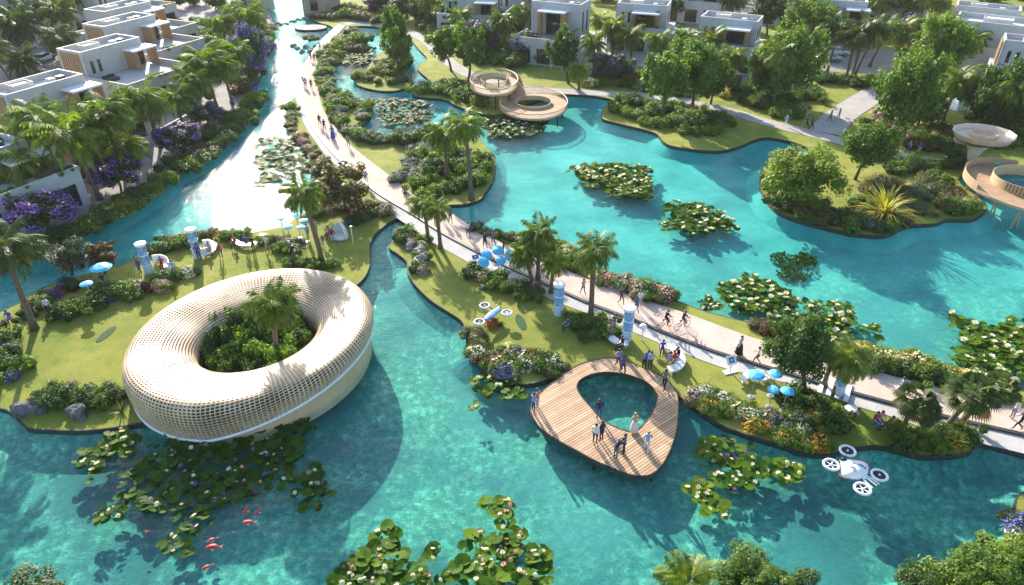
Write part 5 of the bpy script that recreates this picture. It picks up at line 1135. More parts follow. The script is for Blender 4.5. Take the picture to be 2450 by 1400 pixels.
LP('tiny lily tuft off the tip of the deck shore patch', [(1137, 975, 11, 12)], .36, .8, 2, ('cream',), 'lily')
LP('round lily patch right of the wooden deck, with violet flowers', [(1740, 1085, 62, 36), (1775, 1120, 56, 38), (1700, 1080, 36, 30), (1760, 1160, 46, 30), (1810, 1110, 30, 24)], .42, .75, 34, ('white', 'white', 'violet', 'white'), 'lily')
LP('long lily clump below the round violet-flowered patch', [(1680, 1165, 38, 22), (1700, 1195, 34, 24), (1712, 1230, 30, 18)], .42, .85, 12, ('white', 'cream'), 'lily')
LP('lily clump between round patch and the white drone', [(1880, 1125, 24, 34), (1872, 1150, 18, 16), (1905, 1130, 14, 20)], .40, .75, 10, ('white',), 'lily')
LP('leaf-shaped white lily island in the middle of the lake', [(1400, 412, 36, 15), (1440, 425, 60, 25), (1490, 438, 62, 30), (1525, 450, 36, 26), (1470, 405, 50, 12), (1540, 418, 20, 15), (1518, 468, 38, 12), (1528, 408, 28, 8)], .34, 1.1, 95, ('white', 'white', 'cream'), 'lily', .5, 1.7)
LP('smaller white lily island right of the leaf-shaped one', [(1640, 510, 48, 24), (1680, 520, 56, 28), (1725, 540, 32, 16), (1610, 540, 30, 12), (1660, 548, 36, 16)], .36, 1.1, 55, ('white', 'white', 'cream'), 'lily', .5, 1.6)
LP('white lily patch before the lake edge at the promenade', [(1760, 705, 40, 26), (1800, 690, 54, 28), (1845, 710, 50, 30), (1885, 720, 26, 18), (1815, 735, 60, 18)], .36, 1.0, 60, ('white', 'white', 'cream'), 'lily', .5, 1.6)
LP('small dark lily clump left of the promenade lake patch', [(1690, 728, 18, 16), (1712, 735, 22, 12)], .40, 1.0, 10, ('white',), 'lilyd', .4)
LP('white lily patch between the lake hedge and promenade lake patch', [(1950, 740, 28, 16), (2010, 750, 36, 26), (1985, 775, 50, 20), (1890, 765, 40, 20), (2030, 780, 22, 18), (1940, 765, 40, 16)], .36, .9, 45, ('white', 'white', 'cream'), 'lily', .5, 1.6)
LP('small lily tuft at the hedge left of cream shrubs', [(2085, 792, 24, 16)], .42, .9, 6, ('white',), 'lily', .5)
LP('large white lily patch at the right frame edge', [(2320, 790, 46, 18), (2290, 775, 20, 14), (2400, 810, 66, 24), (2360, 840, 70, 26), (2430, 850, 60, 40), (2400, 880, 70, 30), (2330, 865, 50, 26), (2460, 800, 50, 30)], .36, 1.0, 95, ('white', 'white', 'cream'), 'lily', .5, 1.6)
LP('white lily bed in the corner of the pond', [(838, 132, 34, 16), (865, 128, 30, 14), (858, 145, 32, 12)], .42, 1.2, 55, ('white',), 'lilyd', .4, 1.4)
LP('dark lily bed in the middle of the pond bay', [(930, 250, 44, 14), (965, 268, 50, 22), (950, 290, 50, 14), (1000, 252, 28, 10), (1010, 280, 24, 12)], .42, .8, 60, ('white', 'cream'), 'lilyd', .35, 1.3)
LP('white-dotted lily bed beneath the spiral walkway', [(1195, 292, 40, 14), (1235, 305, 56, 22), (1275, 300, 34, 20), (1215, 320, 44, 14), (1170, 300, 20, 12)], .44, 1.0, 90, ('white',), 'lilyd', .4, 1.4)
LP('lily pads in the left canal beside the promenade', [(640, 345, 34, 18), (670, 365, 40, 22), (640, 385, 36, 18), (690, 345, 24, 18), (655, 425, 44, 14), (625, 440, 26, 12), (690, 395, 36, 18), (715, 375, 26, 16)], .48, .55, 10, ('cream',), 'lilyd', .25)
# submerged weed
for px, lab in [([(1880, 620, 34, 20), (1910, 635, 44, 26), (1895, 655, 36, 18), (1930, 615, 24, 14)], 'dark submerged weed bed in the lake left of the peninsula')]:
    c = P(px[0][0], px[0][1], -.7); t = thing('water_weed', lab, 'water weed', c, 0, 'submerged weed'); V = []
    for bx_, by, rx, ry in px:
        p = P(bx_, by, -.7); q = mpp(p); n = 230; a = rng.random(n) * 6.28; u = rng.random(n) ** .5; ay = (P(bx_, by - ry, 0) - P(bx_, by + ry, 0)).length / 2
        cc = np.stack([p.x - c.x + rx * q * u * np.cos(a), p.y - c.y + ay * u * np.sin(a), -.25 + .22 * rng.random(n)], axis=1); V.append(leaf_quads(cc, rng.normal(size=(n, 3)) + np.array([0, 0, .5]), .16 * (.6 + rng.random(n))))
    use('foliage', quads_mesh('weed', np.concatenate(V)), [LF['lilyd']], t)

# ------------------------------------------------------------ koi
M_koi = mat('red_fish_skin', (.50, .008, .010), (.62, .03, .02), 6, .5, coord='Object'); M_koiw = mat('pale_fin', (.75, .55, .50), None, 6, .4, coord='Object')
def koi(px, ang, L, label):
    t = thing('red_fish', label, 'fish', P(px[0], px[1], -.06), ang, 'red fish in the lake'); m = MB(); n = 9; N = 10; vs = []
    for i in range(N):
        u = i / (N - 1); r = .17 * L * math.sin(PI * min(.97, .06 + .92 * u ** .85)) ** .8; vs += [(-L / 2 + L * u * .82, r * math.cos(2 * PI * k / n) + .05 * L * math.sin(u * 3), r * .8 * math.sin(2 * PI * k / n)) for k in range(n)]
    m.add(vs, [(i * n + k, i * n + (k + 1) % n, (i + 1) * n + (k + 1) % n, (i + 1) * n + k) for i in range(N - 1) for k in range(n)] + [tuple(range(n)), tuple((N - 1) * n + k for k in range(n))]); m.build('body', M_koi, t, True)
    m = MB(); e = L * .3; m.add([(e, 0, .01), (e + L * .26, L * .14, .02), (e + L * .17, 0, .02), (e + L * .26, -L * .14, .02)], [(0, 1, 2, 3)]); m.build('tail_fin', M_koi, t)
    for s in (-1, 1): m = MB(); m.add([(-L * .2, s * L * .13, 0), (-L * .02, s * L * .3, -.02), (L * .02, s * L * .13, 0)], [(0, 1, 2)]); m.build('side_fin', M_koiw, t)
for px, a, L, lb in [((589, 1222), 1.6, .75, 'red fish swimming away, left of the upper three'), ((618, 1224), 1.3, .75, 'red fish swimming away, right of the upper three'), ((597, 1250), .1, .85, 'red fish lying crosswise, lowest of the upper three'), ((509, 1291), .5, .62, 'small red fish just above the biggest red fish'), ((512, 1309), .1, .95, 'biggest red fish of the lower group'), ((497, 1356), .6, .65, 'red fish nearest the bottom frame edge'), ((351, 1272), .2, .35, 'tiny red fish alone left of the lily clump')]: koi(px, a, L, lb)

# ------------------------------------------------------------ parasols, columns, benches, signs
M_cyan = mat('sky_blue_canvas', (.05, .42, .70), (.09, .52, .80), 3, .6, coord='Object'); M_pole = mat('pole_paint', (.30, .32, .34), None, 4, .4)
M_wave = mat('blue_wave_print', (.04, .16, .42), (.34, .58, .78), 2.6, .3, coord='Object', detail=3)
def parasol(px, wpx, h, label, tilt=(0, 0), group='blue parasols', pole=True, z=LZ):
    p = P(px[0], px[1], z + h); r = mpp(p) * wpx / 2; t = thing('parasol', label, 'parasol', (p.x, p.y, z), 0, group); m = MB(); n = 12; d = .30 * r
    prof = [(1.0, -d * .9), (1.0, -d * .72), (.72, -d * .25), (.38, .05 * d), (.0, d * .35)]
    vs = []
    for k_, zz in prof[:-1]: vs += [(r * k_ * math.cos(2 * PI * k / n), r * k_ * math.sin(2 * PI * k / n), zz - .0 - (.05 * d if k % 2 else 0)) for k in range(n)]
    vs.append((0, 0, prof[-1][1])); fs = [(i * n + k, i * n + (k + 1) % n, (i + 1) * n + (k + 1) % n, (i + 1) * n + k) for i in range(3) for k in range(n)] + [(3 * n + k, 3 * n + (k + 1) % n, 4 * n) for k in range(n)]
    m.add(vs, fs); o = m.build('canopy', M_cyan, t, False, (0, 0, h)); o.rotation_euler = (tilt[0], tilt[1], random.random())
    if pole:
        m = MB(); m.tube([(0, 0, 0), (0, 0, h)], .035, 6); m.build('pole', M_pole, t); m = MB(); m.lathe([(.28, 0), (.28, .05), (.05, .09)], 12); m.build('foot', M_pole, t)
for px, w, h, lb in [((671, 520), 22, 2.6, 'blue parasol leftmost of five over the bed by the canal'), ((708, 512), 20, 2.8, 'blue parasol farthest back of five over the bed'), ((727, 525), 23, 2.6, 'blue parasol rightmost of five over the bed by canal'), ((687, 540), 26, 2.4, 'largest blue parasol of five, front left over the bed'), ((720, 541), 23, 2.4, 'blue parasol front right of five, with visible pole')]: parasol(px, w, h, lb)
for px, w, h, tl, lb in [((1165, 607), 29, 1.9, (.5, .1), 'blue petal parasol upper left of five on the promenade'), ((1191, 597), 29, 2.1, (.45, -.1), 'blue petal parasol topmost of five on the promenade'), ((1158, 626), 29, 1.7, (.6, .2), 'blue petal parasol lower left of five on promenade'), ((1199, 622), 25, 1.6, (.5, -.2), 'deeper blue petal parasol lower right of five'), ((1221, 610), 29, 1.8, (.5, -.5), 'blue petal parasol behind the palm fronds, right of five')]: parasol(px, w, h, lb, tl)
for px, w, h, lb in [((1810, 893), 42, 2.3, 'biggest blue parasol at the white tables by the promenade'), ((1857, 891), 34, 2.3, 'blue parasol nearest the promenade of four at the tables'), ((1852, 929), 30, 1.8, 'patterned blue parasol lower of four at the tables'), ((1885, 932), 34, 2.1, 'blue parasol lowest right of four at the tables'), ((205, 676), 30, 2.3, 'single turquoise parasol by the left lawn shore'), ((240, 634), 50, 2.3, 'wide turquoise parasol half hidden under the rusty tree')]: parasol(px, w, h, lb)
def column(px, hpx, label):
    p = P(*px); h = 3.2; r = .42; t = thing('info_column', label, 'column', p, 0, 'blue and white columns')
    m = MB(); m.lathe([(r * .98, 0), (r * .98, h * .30)], 20); m.build('base', mat('pale_blue_panel', (.42, .58, .74), (.55, .68, .80), 3, .4, coord='Object'), t, False)
    for k in range(2):
        m = MB(); m.lathe([(r, h * (.33 + .31 * k)), (r, h * (.61 + .31 * k))], 20); m.build('panel', M_wave, t); m = MB(); m.lathe([(r * 1.06, h * (.30 + .31 * k)), (r * 1.06, h * (.33 + .31 * k) - .003)], 20); m.build('band', M_whitep, t)
    m = MB(); m.lathe([(r * 1.06, h * .92 + .003), (r * 1.25, h * .94), (r * 1.25, h), (r * .9, h * 1.015)], 22); m.build('cap', M_whitep, t)
for px, lb in [((357, 652), 'blue and white column leftmost on the left lawn'), ((474, 616), 'blue and white column second on the left lawn, by canal'), ((1336, 752), 'blue and white column beside the promenade near palm clump'), ((1499, 812), 'blue and white column between the benches and the promenade'), ((2003, 944), 'blue and white column half hidden behind the leaning palm')]: column(px, 70, lb)
def bench(px, label, w=.55, h=.45, back=False):
    pts = resample(catmull([P(x, y) for x, y in px], 6), 16); c = pts[0].copy(); t = thing('curved_bench', label, 'bench', c, 0, 'curved white benches'); A, B_ = [], []
    for i, p in enumerate(pts):
        d = (pts[min(i + 1, 15)] - pts[max(i - 1, 0)]).normalized(); s = Vector((-d.y, d.x, 0)) * w / 2; A.append(p + s - c); B_.append(p - s - c)
    zt, zb = Vector((0, 0, h)), Vector((0, 0, h - .14)); m = MB(); m.loft([p + zt for p in B_], [p + zt for p in A]); m.loft([p + zb for p in A], [p + zt for p in A]); m.loft([p + zt for p in B_], [p + zb for p in B_]); m.loft([p + zb for p in B_], [p + zb for p in A]); m.add([A[0] + zt, B_[0] + zt, B_[0] + zb, A[0] + zb], [(0, 1, 2, 3)]); m.add([A[-1] + zt, B_[-1] + zt, B_[-1] + zb, A[-1] + zb], [(3, 2, 1, 0)])
    m.build('seat', M_whitep, t)
    for k in (1, 5, 10, 14):
        p = (A[k] + B_[k]) / 2; m = MB(); m.bx(p.x - .06, p.x + .06, p.y - .18, p.y + .18, 0, h - .141); m.build('leg', M_whitep, t)
    if back:
        m = MB(); m.loft([p + zt for p in A], [p + zt * 1.9 for p in A]); m.loft([p + zt * 1.9 for p in A], [p.lerp(q, .12) + zt * 1.9 for p, q in zip(A, B_)]); m.loft([p.lerp(q, .12) + zt * 1.9 for p, q in zip(A, B_)], [p.lerp(q, .12) + zt for p, q in zip(A, B_)]); m.build('backrest', M_whitep, t)
bench([(562, 578), (572, 590), (595, 594), (618, 586), (632, 568)], 'curved white bench with three people on the left lawn')
bench([(368, 632), (384, 630), (398, 636), (402, 648)], 'curved white bench right of the leftmost column', back=True)
bench([(486, 616), (505, 610), (515, 598), (508, 588), (488, 590)], 'hook-shaped white bench right of the second column', back=True)
bench([(1448, 796), (1460, 815), (1480, 828), (1502, 830)], 'long curved white bench beside the orange flower bed', w=.65)
bench([(1578, 838), (1602, 840), (1622, 855), (1628, 874), (1618, 888), (1598, 893)], 'round white bench with seated group beside the wooden deck', w=.7, back=False)
bench([(1775, 918), (1790, 905), (1815, 915), (1835, 910)], 'white bench beneath the blue parasols by the promenade')
bench([(1848, 945), (1862, 958), (1880, 962)], 'short white bench below the patterned parasol')
bench([(2020, 990), (2035, 985), (2052, 992)], 'short white bench left of the fan palms')
# shell seat
t = thing('shell_seat', 'white egg-shaped shell seat on the lawn behind the ring pavilion', 'seat', P(815, 570), R(-25)); m = MB(); n, k_ = 14, 9; vs = []
for i in range(k_):
    e = (PI / 2) * i / (k_ - 1)
    for j in range(n): a = R(-20) + R(220) * j / (n - 1); vs.append((.85 * math.cos(a) * math.cos(e), .75 * math.sin(a) * math.cos(e), .1 + 1.75 * math.sin(e)))
fs = [(i * n + j, i * n + j + 1, (i + 1) * n + j + 1, (i + 1) * n + j) for i in range(k_ - 1) for j in range(n - 1)]; m.add(vs, fs); vs2 = [(x * .93, y * .93, z * .96) for x, y, z in vs]; m.add(vs2, [tuple(reversed(f)) for f in fs]); m.loft(vs[::n], vs2[::n]); m.loft(vs2[n - 1::n], vs[n - 1::n]); m.build('shell', M_whitep, t, True)
m = MB(); m.lathe([(.7, .1), (.74, .2), (.74, .42), (.6, .48)], 18); m.build('cushion', M_whitep, t); m = MB(); m.lathe([(.8, 0), (.86, .1)], 18); m.build('plinth', mat('teal_plinth', (.10, .30, .32), None, 3, .4, coord='Object'), t)
def lamp(px, h, label, ball=.0):
    t = thing('garden_lamp', label, 'lamp', P(*px), 0, 'garden lamps'); m = MB(); m.tube([(0, 0, 0), (0, 0, h)], .045, 6); m.build('pole', M_whitep, t); m = MB()
    if ball: m.blob((0, 0, h + ball), (ball, ball, ball * .8), 2, 0)
    else: m.lathe([(.09, h), (.16, h + .04), (.16, h + .1)], 10)
    m.build('lamp_head', M_whitep, t, True)
lamp((845, 583), 1.9, 'slim white lamp post right of the white shell seat'); lamp((1535, 815), 1.1, 'white globe lamp right of the column by the benches', .32); lamp((1318, 165), 1.6, 'white lamp post left on the house forecourt'); lamp((1344, 172), 1.6, 'white lamp post right on the house forecourt')
M_sign = mat('blue_sign_print', (.03, .12, .42), (.05, .18, .52), 4, .4, coord='Object')
t = thing('sign_stand', 'white sloping sign stand with blue emblem beside the side walk', 'sign', P(1746, 890), R(20)); m = MB(); m.bx(-.55, .55, -.25, .25, 0, .08); m.bx(-.06, .06, -.05, .05, .08, .9); m.build('stand', M_whitep, t)
m = MB(); m.bx(-.4, .4, -.04, .04, -.36, .36); o = m.build('board', M_whitep, t, False, (0, .1, 1.1)); o.rotation_euler[0] = R(-40); m = MB(); m.bx(-.22, .22, -.05, -.041, -.22, .22); b2 = m.build('emblem', M_sign, o); m = MB(); m.lathe([(.09, 0), (.09, .006)], 16); r_ = m.build('emblem_dot', M_whitep, b2, False, (0, -.0505, 0)); r_.rotation_euler[0] = R(90)
t = thing('sign_stand', 'small blue tilted sign left of the petal parasols', 'sign', P(1138, 632), R(20)); m = MB(); m.tube([(0, 0, 0), (0, 0, .7)], .03, 6); m.build('stand', M_pole, t); m = MB(); m.bx(-.32, .32, -.03, .03, -.22, .22); o = m.build('board', M_sign, t, False, (0, 0, .8)); o.rotation_euler[0] = R(-55); m = MB(); m.lathe([(.09, 0), (.09, .006)], 14); r_ = m.build('emblem', M_whitep, o, False, (0, -.031, 0)); r_.rotation_euler[0] = R(90)
t = thing('round_sign', 'green round sign standing on the ring walkway', 'sign', P(2378, 412, 1.95)); m = MB(); m.tube([(0, 0, 0), (0, 0, .7)], .03, 6); m.build('pole', M_steel, t); m = MB(); m.blob((0, 0, 1.0), (.36, .1, .36), 2, 0); m.build('disc', mat('green_sign', (.01, .24, .13), (.02, .32, .18), 3, .4, coord='Object'), t, True)
# white boards standing in for promenade shadow stripes, dark ovals for lawn shadows
t = thing('shadow_stripe_boards', 'added row of low white boards on the promenade by the hidden column', 'boards', P(1968, 922, LZ + .15), R(-30))
for k in range(4): m = MB(); m.bx(-.25 + k * .62, .1 + k * .62, -1.1, 1.1, .01, .12); m.build('board', M_whitep, t)  # added boards standing in for the shadow stripes
M_oval = mat('dark_green_oval', (.020, .055, .018), (.035, .085, .028), 6, .95)
for px, lb in [((1246, 771), 'dark green oval patch on the right lawn'), ((254, 800), 'dark green oval patch on the left lawn by the ring pavilion')]:
    p = P(*px); q = mpp(p); m = MB(); lp = ell(Vector((0, 0, 0)), 11 * q, 33 * q, .03, 28, R(14) if px[0] > 900 else R(-12)); m.fill(lp); m.loft([v - Vector((0, 0, .03)) for v in lp], lp, 0, True); tag(m.build('dark_oval', M_oval, None, False, p), lb, 'dark oval', 'dark ovals on the lawns')

# ------------------------------------------------------------ drones with ringed rotors
M_black = mat('black_plastic', (.012, .012, .014), (.03, .03, .03), 5, .4, coord='Object'); M_brown = mat('brown_blade', (.22, .12, .09), None, 4, .4, coord='Object'); M_redp = mat('red_marking', (.55, .08, .08), None, 4, .4, coord='Object'); M_lblue = mat('glossy_blue_shell', (.08, .25, .52), (.22, .45, .70), 1.5, .25, coord='Object')
def drone(z, rings, nose, tail, rpx, label, body=None, booms=True):
    c = (P(*nose, z) + P(*tail, z)) / 2; q = mpp(c); t = thing('drone', label, 'drone', c, 0, 'hovering drones'); n_, tl = P(*nose, z) - c, P(*tail, z) - c; ax = (tl - n_); L = ax.length; ax.normalize(); sd = Vector((-ax.y, ax.x, 0)); N, K = 12, 12; vs = []
    for i in range(N):
        u = i / (N - 1); w = 1.25 * L * (.10 + .36 * math.sin(PI * u ** 1.3) ** 1.2) * (1 - .45 * u ** 6) if body is None else L * .16 * math.sin(PI * (.08 + .84 * u)) ** .7; p = n_ + ax * (L * u); vs += [p + sd * (w * math.cos(2 * PI * k / K)) + Vector((0, 0, .34 * w * math.sin(2 * PI * k / K))) for k in range(K)]
    m = MB(); m.add(vs, [(i * K + k, i * K + (k + 1) % K, (i + 1) * K + (k + 1) % K, (i + 1) * K + k) for i in range(N - 1) for k in range(K)] + [tuple(range(K)), tuple((N - 1) * K + k for k in range(K))]); bo = m.build('body', body or M_whitep, t, True)
    if body is None:
        for u, s, l_, w_, mm in ((.60, .16, .34, .07, M_sign), (.72, .22, .22, .06, M_redp), (.55, -.14, .30, .06, M_lblue), (.66, -.20, .16, .05, M_redp), (.45, .05, .26, .05, M_lblue)):
            wu = 1.25 * L * (.10 + .36 * math.sin(PI * u ** 1.3) ** 1.2) * (1 - .45 * u ** 6); p = n_ + ax * (L * u) + sd * (L * s) + Vector((0, 0, .34 * math.sqrt(max(.1, wu * wu - (s * L) ** 2)) + .03)); d = (ax + sd * .5).normalized() * l_ / 2 * L * .5; e = Vector((-d.y, d.x, 0)).normalized() * w_ * L * .35; m = MB(); m.add([p - d - e, p + d - e, p + d + e, p - d + e] + [v - Vector((0, 0, .12)) for v in (p - d - e, p + d - e, p + d + e, p - d + e)], [(0, 1, 2, 3), (4, 5, 1, 0), (5, 6, 2, 1), (6, 7, 3, 2), (7, 4, 0, 3)]); m.build('marking', mm, bo)
        m = MB(); m.blob(n_ + ax * L * .1 + Vector((0, 0, .12)), (.22, .18, .14), 2, .1); m.build('camera_pod', M_black, t, True)
    for i, rp in enumerate(rings):
        p = P(*rp, z + .05) - c; r = rpx * q; m = MB(); lp = [p + Vector((r * math.cos(a), r * math.sin(a), 0)) for a in np.linspace(0, 2 * PI, 28, endpoint=False)]; m.loop(lp, r * .19, 8); ro = m.build('rotor_ring', M_whitep, t, True)
        m = MB(); m.lathe([(r * .14, -.05), (r * .14, .08), (r * .06, .1)], 12, 0, p); m.build('hub', M_whitep, ro); m = MB()
        for k in range(5):
            a = k * 2 * PI / 5 + i; d = Vector((math.cos(a), math.sin(a), 0)); s = Vector((-d.y, d.x, 0)) * r * .07; m.add([p + d * r * .13 - s, p + d * r * .86 - s * 1.6, p + d * r * .86 + s * 1.6 + Vector((0, 0, .03)), p + d * r * .13 + s], [(0, 1, 2, 3)])
        m.build('rotor_blades', M_whitep if i % 2 else M_black, ro)
        m = MB(); m.lathe([(r * .86, -.06), (r * .86, -.045)], 24, 0, p); m.build('rotor_guard', M_black, ro)
        near = n_ + ax * max(.12 * L, min(.8 * L, (p - n_).dot(ax))); m = MB(); m.tube([near, p - (p - near).normalized() * r], .06, 6); m.build('arm', M_black, t)
    if booms:
        for s in (-.10, .05, .14): a = tl - ax * L * .12 + sd * L * s; m = MB(); m.tube([a, a + ax * L * .48 + sd * L * s * .4], .05, 6); m.build('tail_boom', M_whitep, t)
        for s, l0 in ((-1, .1), (1, .15)):
            a = n_ + ax * L * .15 - sd * s * L * .50; m = MB(); pts = [a + ax * L * k * .17 - sd * s * .12 * math.sin(k) for k in range(5)]; w_ = [.02, .10, .2, .16, .02]; m.loft([p - sd * w for p, w in zip(pts, w_)], [p + sd * w for p, w in zip(pts, w_)]); m.loft([p + sd * w - Vector((0, 0, .05)) for p, w in zip(pts, w_)], [p - sd * w - Vector((0, 0, .05)) for p, w in zip(pts, w_)]); m.build('wing_blade', M_brown, t)
drone(1.3, [(2028, 1079), (1989, 1112), (2104, 1137), (2064, 1170)], (2012, 1098), (2072, 1146), 17.5, 'white drone with four ringed rotors hovering low over the lake')
drone(1.2, [(1160, 731), (1213, 748), (1147, 770)], (1197, 735), (1160, 766), 11.5, 'blue drone with white ringed rotors on the right lawn', M_lblue, False)

# ------------------------------------------------------------ cars
M_tyre = mat('tyre_rubber', (.015, .015, .015), None, 5, .8, coord='Object'); M_rim = mat('alloy_rim', (.5, .5, .52), None, 5, .3, metal=.8, coord='Object'); M_lampc = mat('lamp_lens', (.8, .8, .78), None, 5, .15, coord='Object')
def car(px, rz, paint, label):
    t = thing('parked_car', label, 'car', P(*px, LZ + .02), rz, 'parked cars'); m = MB(); W2 = .9
    prof = [(-2.2, .35, .62), (-2.15, .3, .80), (-1.7, .26, .95), (-.9, .24, .98), (.2, .24, 1.0), (1.2, .24, .98), (1.9, .28, .88), (2.2, .36, .66)]; vs = []
    for x, z0, z1 in prof: vs += [(x, -W2 * .9, z0), (x, -W2, (z0 + z1) / 2), (x, -W2 * .92, z1), (x, W2 * .92, z1), (x, W2, (z0 + z1) / 2), (x, W2 * .9, z0)]
    m.add(vs, [(i * 6 + k, i * 6 + (k + 1) % 6, (i + 1) * 6 + (k + 1) % 6, (i + 1) * 6 + k) for i in range(7) for k in range(6)] + [tuple(range(6)), tuple(42 + k for k in range(6))]); m.build('body', paint, t, True)
    m = MB(); cb = [(-1.75, .96, .80), (-1.2, 1.42, .68), (.3, 1.46, .68), (1.15, .98, .80)]; vs = [(x, s * w, z) for x, z, w in cb for s in (-1, 1)]; m.add(vs, [(0, 1, 3, 2), (2, 3, 5, 4), (4, 5, 7, 6), (0, 2, 4, 6), (7, 5, 3, 1)]); m.build('windows', M_glass, t)
    m = MB(); m.bx(-1.22, .32, -.66, .66, 1.425, 1.485); m.build('roof', paint, t)
    for x in (-1.35, 1.35):
        for s in (-1, 1):
            m = MB(); m.tube([(x, s * .72, .33), (x, s * .93, .33)], .33, 14); w = m.build('wheel', M_tyre, t); m = MB(); m.tube([(x, s * .90, .33), (x, s * .945, .33)], .2, 12); m.build('rim', M_rim, w)
    for s in (-1, 1): m = MB(); m.bx(2.0, 2.17, s * .62 - .16, s * .62 + .16, .66, .8); m.build('headlight', M_lampc, t); m = MB(); m.bx(-2.2, -2.1, s * .62 - .16, s * .62 + .16, .66, .8); m.build('tail_light', M_redp, t)
M_carw = mat('white_car_paint', (.62, .64, .66), None, 3, .2, coord='Object'); M_card = mat('dark_blue_car_paint', (.025, .03, .05), None, 3, .2, coord='Object'); M_cars = mat('silver_car_paint', (.38, .45, .50), None, 3, .22, metal=.3, coord='Object')
car((108, 146), R(82), M_carw, 'white car parked on the street beside the short palm, top left'); car((184, 34), R(60), M_card, 'dark car on the street near the corner palm, top left'); car((212, 12), R(60), M_card, 'dark car farthest up the street at the top left'); car((1982, 146), R(-8), M_cars, 'silver car parked beside the leaning palms, nearer one'); car((2002, 132), R(-8), M_carw, 'pale car parked behind the nearer silver car')
# ------------------------------------------------------------ people
def pose(kind):
    J = dict(pel=(0, 0, .93), spi=(0, 0, 1.12), che=(0, .0, 1.33), nek=(0, .0, 1.49), hea=(0, .02, 1.60), top=(0, .01, 1.70))
    for s, n in ((-1, 'l'), (1, 'r')):
        J.update({'sh' + n: (s * .19, 0, 1.42), 'el' + n: (s * .245, -.03, 1.13), 'wr' + n: (s * .25, .06, .90), 'ha' + n: (s * .25, .09, .83), 'hi' + n: (s * .10, 0, .90), 'kn' + n: (s * .11, .02, .50), 'an' + n: (s * .11, -.02, .09), 'to' + n: (s * .12, .13, .04)})
    if kind == 'walk':
        J.update(knl=(-.10, .20, .52), anl=(-.10, .26, .10), tol=(-.10, .41, .06), knr=(.10, .02, .48), anr=(.10, -.30, .16), tor=(.10, -.20, .04), ell=(-.25, -.16, 1.16), wrl=(-.25, -.12, .93), hal=(-.25, -.08, .87), elr=(.25, .10, 1.15), wrr=(.23, .28, 1.0), har=(.22, .34, .97))
    if kind == 'bend':
        J.update(spi=(0, .08, 1.10), che=(0, .25, 1.24), nek=(0, .38, 1.31), hea=(0, .47, 1.36), top=(0, .56, 1.41), shl=(-.19, .31, 1.28), shr=(.19, .31, 1.28), ell=(-.22, .40, 1.02), elr=(.22, .40, 1.02), wrl=(-.14, .58, .95), wrr=(.14, .58, .95), hal=(-.12, .65, .94), har=(.12, .65, .94))
    if kind == 'hold':
        J.update(ell=(-.24, .03, 1.15), elr=(.24, .03, 1.15), wrl=(-.08, .26, 1.18), wrr=(.08, .26, 1.14), hal=(-.02, .31, 1.2), har=(.03, .32, 1.16))
    if kind in ('sit', 'cycle'):
        J.update(pel=(0, 0, .52), spi=(0, -.02, .72), che=(0, .03, .93), nek=(0, .06, 1.09), hea=(0, .09, 1.20), top=(0, .08, 1.30))
        for s, n in ((-1, 'l'), (1, 'r')): J.update({'sh' + n: (s * .19, .04, 1.02), 'el' + n: (s * .25, .10, .75), 'wr' + n: (s * .18, .32, .66), 'ha' + n: (s * .16, .39, .65), 'hi' + n: (s * .10, .02, .50), 'kn' + n: (s * .13, .45, .50), 'an' + n: (s * .13, .46, .10), 'to' + n: (s * .13, .60, .04)})
    if kind == 'cycle':
        for k in list(J): x, y, z = J[k]; J[k] = (x, y, z + .45)
        for s, n in ((-1, 'l'), (1, 'r')): J.update({'sh' + n: (s * .19, .10, 1.45), 'el' + n: (s * .25, .30, 1.22), 'wr' + n: (s * .24, .52, 1.08), 'ha' + n: (s * .24, .59, 1.06)})
        J.update(che=(0, .09, 1.36), nek=(0, .15, 1.52), hea=(0, .19, 1.63), top=(0, .18, 1.73), knl=(-.11, .36, .86), anl=(-.11, .22, .46), tol=(-.11, .35, .42), knr=(.11, .32, .66), anr=(.11, .14, .24), tor=(.11, .27, .20))
    if kind == 'recline':
        J.update(pel=(0, 0, .16), spi=(0, -.16, .26), che=(0, -.30, .42), nek=(0, -.38, .56), hea=(0, -.40, .67), top=(0, -.41, .77))
        for s, n in ((-1, 'l'), (1, 'r')): J.update({'sh' + n: (s * .19, -.36, .50), 'el' + n: (s * .28, -.46, .26), 'wr' + n: (s * .26, -.50, .06), 'ha' + n: (s * .25, -.44, .04), 'hi' + n: (s * .10, .02, .14), 'kn' + n: (s * .13, .42, .34 if s > 0 else .12), 'an' + n: (s * .13, .78, .08), 'to' + n: (s * .15, .84, .18)})
    return J
RADS = dict(pel=.135, spi=.118, che=.140, nek=.055, hea=.098, top=.070, sh=.066, el=.046, wr=.033, ha=.036, hi=.092, kn=.060, an=.040, to=.036)
